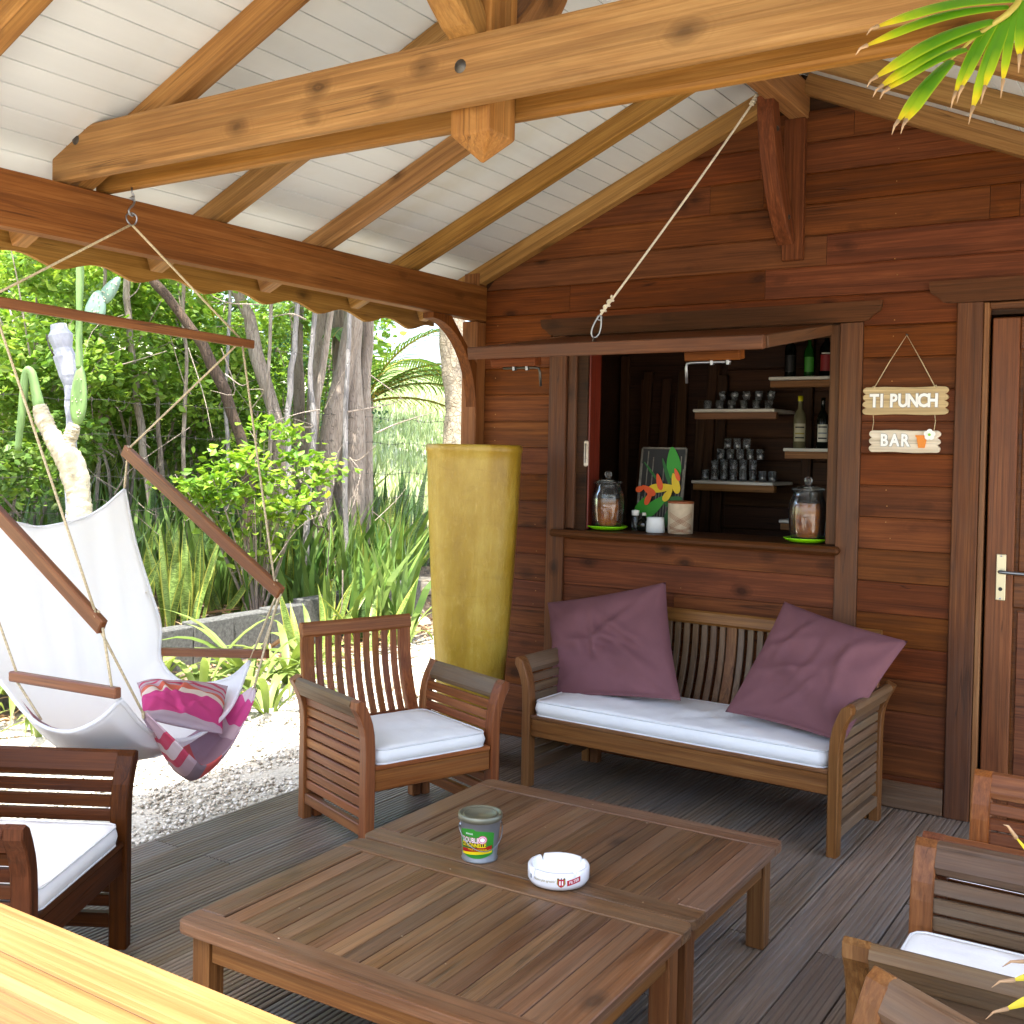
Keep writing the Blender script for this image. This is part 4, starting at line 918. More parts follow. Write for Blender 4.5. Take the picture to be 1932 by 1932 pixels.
# ------------------------------------------------------------------ tall gold planter
def build_planter():
    t = NT('gold_resin'); n = t.noise(t.pos((2, 2, 2), rnd=False), 2.2, 5, .65); n2 = t.noise(t.pos((30, 30, 12), rnd=False), 1.5, 5, .7); n3 = t.noise(t.pos((5, 5, .7), rnd=False), 1.5, 4, .6, .5)
    c = t.ramp(t.math('ADD', t.math('MULTIPLY', n3, .6), t.math('MULTIPLY', n, .4)), [(.33, '8d6c12'), (.5, 'a88722'), (.68, 'bca044')])
    n4 = t.noise(t.pos((1.2, 1.2, 6), rnd=False), 3., 6, .75, 1.); c = t.mix(t.math('MULTIPLY', t.ramp(n4, [(.56, 0.), (.70, 1.)]), .3), c, '866614')
    c = t.mix(t.math('MULTIPLY', t.ramp(n2, [(.55, 0.), (.75, 1.)]), .35), c, 'd4b864'); t.base(c); t.rough(t.math('ADD', t.math('MULTIPLY', n, .3), .25)); t.b.inputs['Coat Weight'].default_value = .15; t.b.inputs['Coat Roughness'].default_value = .3
    t.bump(t.math('ADD', n2, n3), .7, .008); M['gold_resin'] = t.m
    P = thing('tall_planter', 'tall tapering gold resin planter in the porch corner by the post', 'planter', (-3.10, 4.46, 0), rad(30))
    P.scale = (1.05, 1.05, 1.)
    def ring(s, k):        # octagon-like rounded square
        out = []
        for q in range(40):
            a = 2*math.pi*q/40; ca, sa = math.cos(a), math.sin(a); p = 5.5; r = (abs(ca)**p+abs(sa)**p)**(-1/p); r = min(r, 1.17); out.append((s*r*ca, s*r*sa))
        return out
    prof = [(.125, 0), (.13, .012), (.155, .35), (.185, .80), (.207, 1.25), (.216, 1.50), (.218, 1.545), (.222, 1.552), (.222, 1.578), (.216, 1.586), (.200, 1.586), (.196, 1.57), (.19, 1.46)]
    V = []; F = []; N = 40
    for s, z in prof: V += [(x, y, z) for x, y in ring(s, z)]
    for i in range(len(prof)-1):
        for q in range(N): F.append([i*N+q, i*N+(q+1) % N, (i+1)*N+(q+1) % N, (i+1)*N+q])
    F.append(list(range(N))[::-1])
    link('body', mesh('body', V, F, 'gold_resin', True), P)
    n = N; link('soil', mesh('soil', [(x*.97, y*.97, 1.48) for x, y in ring(.196, 0)], [list(range(N))], 'litter'), P)
build_planter()

# ------------------------------------------------------------------ wall sign
def build_sign():
    y = WALL_Y-.034; s = thing('hanging_sign', 'two-plank hanging wooden sign reading TI PUNCH BAR by the door', 'sign', (-1.148, y, 1.64))
    def plank(nm, cx, cz, w, h, mat, nt, seed):
        rs = random.Random(seed); pl = []
        left = []; 
        for side in (1, -1):
            for k in range(nt*6+1):
                f = k/(nt*6); z = (-h/2+h*f)*side; b = abs(math.sin(math.pi*f*nt))**.6*.014; pl.append((side*(w/2-.014+b+rs.uniform(-.001, .001)), z))
            for k in range(1, 8): f = k/8; x = (w/2-w*f)*side*.96; pl.append((x, side*(h/2+.002*math.sin(9*f+seed))))
        V, F = prism_geo([(x-0, z) for x, z in pl], -.011, .009)
        o = link(nm, mesh(nm, V, F, mat), s, Matrix.Translation((cx, 0, cz))); bv = o.modifiers.new('bevel', 'BEVEL'); bv.width = .004; bv.segments = 2; bv.limit_method = 'ANGLE'; return o
    a = plank('plank', 0, .172, .365, .122, 'sign_wood', 4, 1); b = plank('plank', .002, -.007, .305, .098, 'sign_pale', 3, 2)
    RX = Matrix.Rotation(rad(90), 4, 'X')
    def letters(txt, par, x0, size, step, dz=0):
        x = x0
        for ch in txt:
            if ch == ' ': x += step*.45; continue
            adv = step*(.55 if ch == 'I' else 1.)
            for m, bo, yy, sc in (('grey_ink', .0042, -.0125, 1), ('letter_white', .0026, -.0150, 1)):
                link('letter', mesh('letter', *text_geo(ch, size, .004, bo*size/.075, .80), m), par, Matrix.Translation((x+adv/2, yy, dz)) @ RX)
            x += adv
    letters('TI PUNCH', a, -.150, .080, .0415, -.002); letters('BAR', b, -.106, .074, .0445, .002)
    # painted pot and flower
    link('flower_pot', mesh('flower_pot', *prism_geo([(-.014, -.03), (.012, -.03), (.02, .012), (.023, .024), (-.025, .024), (-.022, .012)], -.017, -.011), 'orange_ink'), b, Matrix.Translation((.077, 0, .002)))
    link('pot_rim', mesh('pot_rim', *prism_geo([(-.026, .018), (.024, .018), (.025, .026), (-.027, .026)], -.020, -.0172), 'orange_ink'), b, Matrix.Translation((.077, 0, .002)))
    for k in range(5):
        th = 2*math.pi*k/5+.3; n = 12; pl = [(.0125*math.cos(2*math.pi*q/n)+.0125*math.cos(th), .0125*math.sin(2*math.pi*q/n)+.0125*math.sin(th)) for q in range(n)]
        link('petal', mesh('petal', *prism_geo(pl, -.024, -.0202+k*.0001), 'letter_white'), b, Matrix.Translation((.110, -.0003*k, .030)))
    n = 10; link('flower_heart', mesh('flower_heart', *prism_geo([(.006*math.cos(6.283*q/n), .006*math.sin(6.283*q/n)) for q in range(n)], -.029, -.0255), 'lime_ink'), b, Matrix.Translation((.110, 0, .030)))
    tube('cord', [(-.135, -.006, .228), (-.07, -.006, .345), (0, .0, .462), (.066, -.006, .345), (.128, -.006, .228)], .0022, 'rope', s, 6)
    for x in (-.135, .128): tube('cord', [(x, -.008, .118), (x+.004, -.009, .08), (x-.001, -.009, .04)], .0018, 'rope', s, 6); tube('cord_knot', [(x-.006, -.012, .232), (x+.004, -.014, .238), (x+.006, -.01, .228)], .0028, 'rope', s, 6)
    lathe('nail', [(0, .004), (.004, .003), (.004, -.03)], 'dark_steel', s, 8, mtx=Matrix.Translation((0, -.004, .464)) @ Matrix.Rotation(rad(90), 4, 'X'))
build_sign()

# ------------------------------------------------------------------ rope with carabiner holding the hatch
def build_tie():
    top = Vector((-1.745, 4.66, 3.16)); end = Vector((-2.20, 4.075, 2.14))
    r = thing('hatch_rope', 'pale cord with steel carabiner running from the ridge brace to the hatch', 'rope', top)
    E = end-top; pts = [E*s+Vector((0, 0, -.012*math.sin(math.pi*s))) for s in np.linspace(0, 1, 14)]
    tube('cord', pts, .005, 'rope_pale', r, 8)
    d = E.normalized(); u = d.orthogonal().normalized(); w = d.cross(u)
    def coil(p, n, rr, L, rad_): return [p+d*(L*k/(n*10))+u*(rr*math.cos(k*.628))+w*(rr*math.sin(k*.628)) for k in range(n*10+1)]
    tube('knot', coil(E-d*.10, 3, .009, .085, 0), .005, 'rope_pale', r, 6); tube('knot', coil(Vector((0, 0, 0)), 4, .008, .06, 0), .005, 'rope_pale', r, 6)
    # snap hook in the picture plane
    side = Vector((.9, .35, 0)).normalized(); c = E; dn = Vector((-.28, -.05, -1)).normalized(); side = (side-dn*side.dot(dn)).normalized(); pts = []
    for k in range(25):
        a = 2*math.pi*k/24; f = (1-math.cos(a))/2; wd = .010+.013*f; pts.append(c+dn*(.098*f)+side*(wd*math.sin(a)))
    tube('carabiner', pts, .0042, 'steel', r, 8)
    pts = [c+dn*(.012)+side*.010*math.cos(a)+dn*.010*math.sin(a) for a in np.linspace(0, 6.283, 13)]; tube('carabiner_eye', pts, .0035, 'steel', r, 8)
    e = c+dn*.098; pts = [e+Vector((0, .01*math.cos(a), -.012+.012*math.sin(a))) for a in np.linspace(0, 6.283, 11)]; tube('screw_eye', pts+[e+Vector((0, .012, -.05))], .0028, 'dark_steel', r, 6)
build_tie()

# ------------------------------------------------------------------ things in the bar
CT = 1.1505                                                       # counter top
def jar(label, x, y, seed, liquid, bits):
    j = thing('drinks_jar', label, 'jar', (x, y, CT+.0135), 0, 'big glass jars of infused rum'); R = .088
    pr = [(.055, .002), (.072, .004), (.079, .016), (.083, .05), (R, .10), (R, .15), (.085, .165), (.0865, .168), (.082, .185), (.079, .188), (.073, .205), (.068, .218), (.068, .236), (.066, .236), (.066, .218), (.071, .203), (.080, .183), (.0845, .15), (.0845, .10), (.08, .05), (.076, .018), (.07, .008), (0, .006)]
    lathe('glass_body', [(0, .0)]+pr, 'glass', j, 40)
    lathe('infusion', [(0, .009), (.069, .010), (.0745, .020), (.079, .05), (.0832, .10), (.0832, .15), (.079, .172+liquid), (0, .172+liquid)], 'infusion', j, 32)
    lathe('lid', [(.069, .230), (.075, .232), (.078, .240), (.074, .246), (.05, .252), (.02, .258), (.012, .262), (.016, .268), (.021, .28), (.020, .290), (.012, .298), (0, .30)], 'glass', j, 32)
    rs = random.Random(seed)
    for k in range(bits[0]):
        a = rs.uniform(0, 6.28); r = rs.uniform(0, .05); z = .03+rs.random()*bits[1]; s = bits[2]*rs.uniform(.7, 1.2)
        o = link('fruit_piece', mesh('fruit_piece', *cbox_geo(-s*1.3, s*1.3, -s, s, -s*.5, s*.5, s*.3), bits[3]), j, Matrix.Translation((r*math.cos(a), r*math.sin(a), z)) @ Matrix.Rotation(rs.uniform(0, 3), 4, 'Z') @ Matrix.Rotation(rs.uniform(-.6, .6), 4, 'X'))
    return j
def saucer(label, x, y):
    o = lathe('saucer', [(0, .0), (.062, .0), (.084, .005), (.108, .019), (.110, .022), (.107, .023), (.084, .0105), (.062, .006), (0, .006)], 'lime_plastic', None, 36, loc=(x, y, CT+.001)); tag(o, label, 'saucer', 'lime green saucers under the jars')
JY = WALL_Y+.075
saucer('lime green plastic saucer under the left glass jar', -2.683, JY+.02); saucer('lime green plastic saucer under the right glass jar', -1.605, JY)
jar('glass jar of rum with spices at the left end of the counter', -2.683, JY+.02, 3, -.03, (22, .05, .009, 'spice'))
jar('glass jar of rum with fruit pieces at the right end of the counter', -1.605, JY, 4, .0, (26, .09, .017, 'fruit'))
def build_bar_things():
    # hand-painted panel of red and yellow flowers, leaning
    p = thing('painted_panel', 'grey panel painted with red-yellow heliconia flowers and green leaves', 'painting', (-2.485, 5.30, CT))
    p.scale = (1.06, 1., 1.05)
    tilt = Matrix.Rotation(rad(-9), 4, 'X')
    bd = link('board', mesh('board', *cbox_geo(-.125, .125, -.008, .008, 0, .425, .003), 'canvas_black'), p, tilt)
    for k in range(16): x = -.115+k*.0153; link('brush_stroke', mesh('brush_stroke', *cbox_geo(-.0025, .0025, -.0112, -.0082, 0, random.uniform(.12, .40), .0008), 'canvas_grey'), bd, Matrix.Translation((x, 0, .01)))
    for a, b in (((-.122, .004), (-.122, .42)), ((.122, .004), (.122, .42)), ((-.12, .422), (.12, .422))):
        link('edge_strip', mesh('edge_strip', *tube_geo([(a[0], -.006, a[1]), ((a[0]+b[0])/2, -.009, (a[1]+b[1])/2), (b[0], -.006, b[1])], .0055, 6), 'canvas_grey', True), bd)
    def shape(nm, pts, mat, y): link(nm, mesh(nm, *prism_geo(pts, y-.002, y), mat), bd)
    def leafpoly(cx, cz, L, w, ang):
        out = []
        for k in range(20):
            a = 2*math.pi*k/20; x = L/2*math.cos(a); z = w/2*math.sin(a)*(1-.35*math.cos(a)); out.append((cx+x*math.cos(ang)-z*math.sin(ang), cz+x*math.sin(ang)+z*math.cos(ang)))
        return out
    y = -.0125
    for (cx, cz, L, w, a, m) in ((.06, .345, .17, .075, 1.75, 'leafpaint'), (.025, .30, .15, .02, 1.95, 'leafpaint_dark'), (-.06, .30, .13, .012, 2.3, 'leafpaint_dark'), (-.085, .13, .13, .05, .9, 'leafpaint'), (-.02, .12, .17, .06, .75, 'leafpaint'), (.08, .15, .10, .05, .35, 'leafpaint_dark'), (.05, .06, .10, .03, 1.4, 'leafpaint_dark')):
        shape('leaf', leafpoly(cx, cz, L, w, a), m, y); y -= .0012
    for (cx, cz, L, w, a, m) in ((.01, .215, .15, .045, .1, 'petal_yellow'), (-.06, .20, .09, .035, 2.6, 'petal_orange'), (-.005, .245, .09, .03, 1.9, 'petal_orange'), (.085, .24, .11, .04, 1.9, 'petal_yellow'), (.09, .285, .07, .022, 2., 'petal_orange'), (-.055, .16, .08, .03, 1.2, 'petal_orange'), (.05, .18, .08, .035, 1.0, 'petal_yellow'), (-.105, .205, .05, .03, .4, 'petal_orange')):
        shape('petal', leafpoly(cx, cz, L, w, a), m, y); y -= .0012
    o = lathe('white_pot', [(0, 0), (.044, 0), (.050, .003), (.0445, .076), (.043, .079), (.040, .078), (.041, .06), (0, .05)], 'white_pot', None, 36, loc=(-2.42, 5.13, CT)); tag(o, 'small plain white flower pot between the jar and the patterned canister', 'pot')
    c = thing('canister', 'grey-beige canister with crossed incised lines and brown rim on the counter', 'canister', (-2.295, 5.165, CT))
    lathe('body', [(0, 0), (.062, 0), (.064, .004), (.066, .150), (.066, .158)], 'canister', c, 40); lathe('rim', [(.066, .155), (.0675, .156), (.0675, .166), (.064, .167), (.060, .162), (0, .159)], 'canister_rim', c, 40)
    A = math.atan2(-5.165, 2.275)
    for dz in (0, .007, .014, .021):
        for s in (1, -1):
            pts = [Vector(((.0665)*math.cos(A+f), (.0665)*math.sin(A+f), .055+dz+s*.028*f/.8)) for f in np.linspace(-1.0, 1.0, 18)]; tube('incised_line', pts, .0009, 'canister_rim', c, 4)
            pts = [Vector(((.065)*math.cos(A+f), (.065)*math.sin(A+f), .012+dz*.5+s*.012*f/.8)) for f in np.linspace(-1.0, 1.0, 18)]; tube('incised_line', pts, .0008, 'canister_rim', c, 4)
    d = thing('round_jar', 'small dark round bottle behind the left glass jar', 'bottle', (-2.505, 5.17, CT)); lathe('body', [(0, 0), (.03, 0), (.036, .012), (.038, .04), (.03, .06), (.014, .068), (.012, .08), (0, .081)], 'bottle_dark', d, 24); lathe('cork', [(0, .098), (.010, .098), (.012, .082), (0, .0815)], 'label_white', d, 12)
    d = thing('salt_shaker', 'small glass shaker with pale cap by the left jar', 'shaker', (-2.57, 5.20, CT)); lathe('body', [(0, 0), (.02, 0), (.022, .03), (.018, .075), (.016, .08)], 'glass', d, 20); lathe('cap', [(.017, .079), (.019, .08), (.021, .105), (0, .109)], 'white_paint', d, 20)
    # thermometer on the red jamb
    th = thing('thermometer', 'small wooden thermometer hanging on the red window jamb', 'thermometer', (-2.768, WALL_Y+.004, 1.485))
    link('body', mesh('body', *cbox_geo(-.013, .013, -.008, .005, 0, .135, .006), 'sign_pale'), th); link('tube', mesh('tube', *cbox_geo(-.003, .003, -.0105, -.0085, .02, .12, .0008), 'canvas_grey'), th); tube('cord', [(0, 0, .133), (0, .003, .18)], .001, 'rope', th, 5)
    # glasses, bottles on the shelves
    SY = 6.14
    def glass(x, y, z, h, r, label, grp): tag(lathe('drinking_glass', [(0, .0), (r*.8, 0), (r*.86, .004), (r, h), (r*.93, h), (r*.80, .008), (0, .007)], 'barglass', None, 20, loc=(x, y, z)), label, 'glass', grp)
    z = 1.408; hh = .062
    for row, (n, x0) in enumerate(((5, -2.565), (4, -2.54), (3, -2.513), (3, -2.49))):
        pass
    rows = [(-2.575, 8, .060), (-2.515, 5, .060), (-2.478, 5, .062), (-2.435, 3, .060)]
    for r_, (x0, n, st) in enumerate(rows):
        for k in range(n): glass(x0+k*st, SY, z+r_*(hh+.0015), hh, .026, f'clear tumbler in the {("bottom", "second", "third", "top")[r_]} row of the glass pyramid, {ORD[k] if k < n-1 else ORD[16]}', 'tumblers stacked as a pyramid')
    for k in range(6): 
        x = -2.56+k*.076; glass(x, SY-.02, 1.83, .055, .026, f'short clear glass on the upper shelf, {ORD[k] if k < 5 else ORD[16]} of the front row', 'short glasses on the upper shelf')
        if k: tag(lathe('stemmed_glass', [(0, 0), (.026, 0), (.027, .002), (.004, .005), (.0035, .05), (.02, .065), (.026, .09), (.025, .115), (.023, .115), (.024, .09), (.018, .068), (0, .06)], 'barglass', None, 20, loc=(x-.03, SY+.10, 1.83)), f'stemmed glass on the upper shelf, {ORD[k-1] if k < 5 else ORD[16]} of the back row', 'glass', 'stemmed glasses on the upper shelf')
    def bottle(x, z, h, r, mb, ml, mc, label, y=SY, bands=()):
        b = thing('bottle', label, 'bottle', (x, y, z), 0, 'bottles on the bar shelves')
        lathe('body', [(0, 0), (r*.9, 0), (r, .006), (r, h*.58), (r*.85, h*.66), (r*.36, h*.76), (r*.33, h*.94), (r*.36, h*.95), (0, h*.95)], mb, b, 24)
        lathe('cap', [(r*.38, h*.9), (r*.4, h*.905), (r*.4, h), (0, h)], mc, b, 16)
        A = math.atan2(-y, -x)
        V, F = wrap(patch(lambda s: ((s-.5)*r*1.9, -h*.17, h*.17)), r, r, h, A, h*.3, .0008); link('label', mesh('label', V, F, ml), b)
        for q, m in bands: V, F = wrap(patch(lambda s: ((s-.5)*r*1.5, -.004, .004)), r, r, h, A, h*q, .0014); link('print', mesh('print', V, F, m), b)
        return b
    bottle(-2.0, 1.607, .30, .036, 'bottle_clear', 'label_pale', 'bottle_cap', 'clear rum bottle with yellow cap and printed label on the shelf', bands=((.40, 'ink'), (.28, 'gold_ink'), (.2, 'ink')))
    bottle(-1.868, 1.607, .29, .033, 'bottle_dark', 'label_white', 'bottle_dark', 'dark bottle with pale label beside the yellow-capped bottle', bands=((.42, 'ink'), (.3, 'grey_ink'), (.2, 'ink')))
    bottle(-2.065, 2.01, .28, .033, 'bottle_dark', 'canvas_black', 'bottle_dark', 'black bottle at the left of the top shelf')
    bottle(-1.955, 2.01, .25, .03, 'bottle_green', 'label_green', 'bottle_dark', 'green bottle in the middle of the top shelf')
    bottle(-1.855, 2.01, .27, .04, 'bottle_dark', 'label_red', 'bottle_dark', 'stout dark bottle with red band at the right of the top shelf', bands=((.5, 'label_white'),))
build_bar_things()

def debris():
    rs = random.Random(12); g = []
    for k in range(80):
        x, y = rs.uniform(-3.4, -.7), rs.uniform(1.3, 4.9); z = .0005
        if -2.2 < x < -1.13 and 1.9 < y < 3.35: z = TZ+.0003
        s = rs.uniform(.0014, .003); g.append(cbox_geo(x-s, x+s, y-s*.6, y+s*.6, z, z+s*.8, s*.3))
    o = link('debris', mesh('debris', *merge(*g), 'canister')); tag(o, 'tiny pale grit and petal bits scattered on the deck and tables', 'grit', kind='stuff')
debris()
# ------------------------------------------------------------------ hanging hammock chair
def stripes(key, cols, rot=0):
    t = NT(key); tc = t.new('ShaderNodeTexCoord'); sp = t.new('ShaderNodeSeparateXYZ'); t.link(tc.outputs['UV'], sp.inputs[0])
    f = t.math('FRACT', t.math('MULTIPLY', sp.outputs[rot], 1.0)); n = t.n.new('ShaderNodeValToRGB'); n.color_ramp.interpolation = 'CONSTANT'; e = n.color_ramp.elements
    while len(e) < len(cols): e.new(.5)
    for el, (p, c) in zip(e, cols): el.position = p; el.color = col4(c)
    t.link(f, n.inputs[0]); c = n.outputs[0]
    if rot == 0:                                       # plaid: cross bands
        k = t.ramp(t.math('FRACT', t.math('MULTIPLY', sp.outputs[1], 3.)), [(0., 0.), (.45, 0.), (.5, 1.), (.75, 1.), (.8, 0.)]); c = t.mix(t.math('MULTIPLY', k, .08), c, '9a8088')
    t.base(c); t.rough(.85); t.b.inputs['Specular IOR Level'].default_value = .1; t.bump(t.noise(t.pos((14, 14, 14), rnd=False), 1, 3), .35, .01); M[key] = t.m
stripes('plaid_pink', [(0, 'b59aa4'), (.10, 'b8465e'), (.16, 'cdbcc0'), (.22, 'b8465e'), (.27, 'b59aa4'), (.36, '8a7680'), (.5, 'd1605a'), (.62, 'a58a94'), (.78, 'c8b4b8'), (.84, 'c24a82'), (.95, 'cdbcc0')])
stripes('stripe_pillow', [(0, 'b29a9e'), (.14, 'b84860'), (.19, 'b8a4a4'), (.26, 'b84860'), (.30, 'b29a9e'), (.36, 'c86a56'), (.44, 'd8c8b8'), (.52, 'c4487e'), (.92, 'b9a4ac')], 1)
def build_hammock():
    H0 = Vector((-3.27, 2.53, 2.466)); h = thing('hammock_chair', 'white hanging hammock chair with wooden bars and striped foot sling', 'hammock', H0)
    def L(p): return Vector(p)-H0
    YL, YR = 2.13, 2.93
    # S hook, ring
    tube('hook', [L((-3.27, 2.53, 2.47+.0)), L((-3.27, 2.53, 2.452)), L((-3.27, 2.54, 2.44)), L((-3.27, 2.535, 2.425)), L((-3.27, 2.522, 2.43))], .0035, 'steel', h, 8)
    s = [(0, 2.437), (.009, 2.43), (.012, 2.42), (.006, 2.408), (-.006, 2.396), (-.013, 2.384), (-.009, 2.372), (.003, 2.368), (.011, 2.376)]
    tube('hook', [L((-3.27, 2.53+a, z)) for a, z in s], .004, 'steel', h, 8)
    tube('ring', [L((-3.27+.004*math.sin(2*a), 2.53+.022*math.sin(a), 2.356+.022*math.cos(a))) for a in np.linspace(0, 6.283, 21)], .003, 'steel', h, 6)
    R0 = Vector((-3.27, 2.53, 2.335)); TB = (Vector((-3.27, 1.95, 2.0)), Vector((-3.27, 3.12, 1.965)))
    beam('spreader_bar', L(TB[0]), L(TB[1]), .026, .034, 'bar_wood', h)
    tl = TB[0]+Vector((0, .05, .01)); tr = TB[1]+Vector((0, -.06, .012))
    def rope(a, b, sag=.0, n=6): return tube('rope', [L(Vector(a)*(1-s)+Vector(b)*s+Vector((0, 0, -sag*math.sin(math.pi*s)))) for s in np.linspace(0, 1, n)], .0042, 'rope', h, 6)
    def knot(p): 
        p = Vector(p); tube('knot', [L(p+Vector((.011*math.cos(a*1.3), .011*math.sin(a), .009*math.cos(a*2)))) for a in np.linspace(0, 9, 18)], .004, 'rope', h, 6)
    rope(R0+Vector((0, -.004, 0)), tl); rope(R0+Vector((0, .004, 0)), tr)
    AR = (Vector((-3.815, YR, 1.53)), Vector((-2.905, YR, 1.008))); AL = (Vector((-3.80, YL, 1.53)), Vector((-2.868, YL, .985)))
    for A_, T_ in ((AR, tr), (AL, tl)):
        beam('arm_bar', L(A_[0]), L(A_[1]), .026, .05, 'bar_wood', h)
        d = (A_[1]-A_[0]).normalized(); fr = A_[1]-d*.04+Vector((0, 0, .02)); bk = A_[0]+d*.03+Vector((0, 0, .02))
        rope(T_, fr); rope(T_, bk); knot(fr); knot(bk)
    BR = (Vector((-3.63, YR+.01, .705)), Vector((-2.98, YR+.01, .772))); BL = (Vector((-3.34, YL, .775)), Vector((-2.79, YL, .792)))
    for b in (BR, BL): beam('seat_bar', L(b[0]), L(b[1]), .026, .034, 'bar_wood', h)
    rope(AR[1], BR[1]+Vector((-.03, 0, .01))); rope(AL[1], BL[1]+Vector((-.03, 0, .01)))
    rope((-3.66, YR-.01, .95), BR[0]+Vector((.02, 0, .01))); rope(BR[0]+Vector((.05, 0, -.01)), (-3.48, YR-.05, .60)); rope((-3.45, YL, 1.0), BL[0]+Vector((.03, 0, .01))); rope(BL[0]+Vector((.03, 0, -.015)), (-3.22, YL+.03, .64))
    rope(AR[0]+Vector((.02, 0, -.02)), (-3.80, YR-.01, 1.37)); rope(AL[0]+Vector((.02, 0, -.02)), (-3.79, YL+.01, 1.37))
    # white cloth: back and seat in one sweep
    rows = [  # left edge, left quarter, middle, right quarter, right edge as (x, y, z)
        [(-3.79, YL+.01, 1.37), (-3.76, 2.32, 1.27), (-3.75, 2.53, 1.235), (-3.765, 2.74, 1.27), (-3.80, YR-.01, 1.365)],
        [(-3.72, YL+.0, 1.15), (-3.72, 2.32, 1.09), (-3.715, 2.53, 1.06), (-3.72, 2.74, 1.09), (-3.735, YR-.005, 1.15)],
        [(-3.64, YL+.0, .97), (-3.665, 2.32, .89), (-3.67, 2.53, .86), (-3.67, 2.74, .90), (-3.665, YR+.01, .97)],
        [(-3.52, YL+.0, .83), (-3.59, 2.32, .71), (-3.60, 2.53, .67), (-3.60, 2.74, .70), (-3.605, YR+.02, .82)],
        [(-3.36, YL-.01, .735), (-3.46, 2.30, .57), (-3.49, 2.53, .52), (-3.50, 2.76, .56), (-3.55, YR-.02, .69)],
        [(-3.18, YL-.02, .650), (-3.28, 2.30, .485), (-3.30, 2.53, .435), (-3.33, 2.76, .485), (-3.42, YR-.04, .625)],
        [(-3.02, YL-.01, .640), (-3.10, 2.31, .495), (-3.12, 2.54, .45), (-3.16, 2.76, .50), (-3.28, YR-.03, .625)],
        [(-2.90, YL+.01, .690), (-2.97, 2.33, .545), (-3.00, 2.54, .495), (-3.05, 2.75, .55), (-3.15, YR-.015, .665)],
        [(-2.805, YL+.02, .765), (-2.885, 2.34, .605), (-2.93, 2.54, .545), (-2.98, 2.75, .595), (-3.065, YR+.0, .735)]]
    nu, nv = 33, 57; cr = [spline(r, nu) for r in rows]; P = []
    colsp = [spline([cr[i][j] for i in range(len(rows))], nv) for j in range(nu)]
    for i in range(nv):
        row = []
        for j in range(nu):
            u = j/(nu-1); v = i/(nv-1); p = Vector(colsp[j][i]); f = math.sin(math.pi*u)
            w = .010*math.sin(23*u+2*v)*max(0, 1-v*2.6)*f+.006*math.sin(40*(u-.5)*(1+.6*v)+6)*f*max(0, 1-abs(v-.25)*3)+.004*math.sin(31*v+9*u)*f
            row.append(L(p+Vector((w, 0, w*.4))))
        P.append(row)
    V, F, UV = grid_geo(P); o = link('cloth', mesh('cloth', V, F, 'cloth_white', True, UV), h); m = o.modifiers.new('thick', 'SOLIDIFY'); m.thickness = .004
    # hems
    for js in (0, nu-1): link('hem', mesh('hem', *tube_geo([P[i][js] for i in range(nv)], .007, 6), 'cloth_white', True), o)
    link('hem', mesh('hem', *tube_geo(P[0], .006, 6), 'cloth_white', True), o); link('hem', mesh('hem', *tube_geo(P[-1], .008, 6), 'cloth_white', True), o)
    # striped foot sling
    E1, E2, BT = Vector((-2.845, 2.27, .69)), Vector((-2.945, 2.84, .655)), Vector((-2.94, 2.53, .405)); mid = spline([E1, Vector((-2.86, 2.36, .56)), Vector((-2.90, 2.45, .455)), BT, Vector((-2.95, 2.64, .44)), Vector((-2.96, 2.75, .53)), E2], 41); P = []
    for i, c in enumerate(mid):
        s = i/40; wd = .02+.15*math.sin(math.pi*s)**.8; row = []
        for j in range(17):
            a = (j/16-.5)*2; fold = .007*math.sin(6*a+3*s)*(1-.5*math.sin(math.pi*s)); row.append(L(Vector(c)+Vector((-wd*a*.85, wd*a*.25, .075*a*a*math.sin(math.pi*s)+fold*1.3))))
        P.append(row)
    V, F, UV = grid_geo(P); UV = [(b, a) for a, b in UV]; o = link('foot_sling', mesh('foot_sling', V, F, 'plaid_pink', True, UV), h); m = o.modifiers.new('thick', 'SOLIDIFY'); m.thickness = .005
    rope(AL[1]+Vector((-.02, .0, -.0)), E1); rope(AR[1]+Vector((-.01, 0, 0)), E2+Vector((0, 0, .01))); rope(AR[1]+Vector((-.02, 0, 0)), (-3.06, YR, .745))
    for E_ in (E1, E2): knot(E_)
    # striped lining on the seat and loose pillow
    P = []
    for i in range(12):
        row = []
        for j in range(12):
            u = j/11; v = i/11; iv = 30+v*20; p = Vector(colsp[int(1+u*12)][int(iv)]); row.append(L(p+Vector((.012, .004, .016))))
        P.append(row)
    V, F, UV = grid_geo(P); link('seat_lining', mesh('seat_lining', V, F, 'plaid_pink', True, UV), h)
    pillow('pink striped pillow lying in the hammock chair', (ony(258, 1288, 2.40), ony(430, 1294, 2.86), ony(420, 1385, 2.70), ony(268, 1352, 2.26)), .15, 5, 'stripe_pillow', (.5, -.6, .8), group='')
build_hammock()

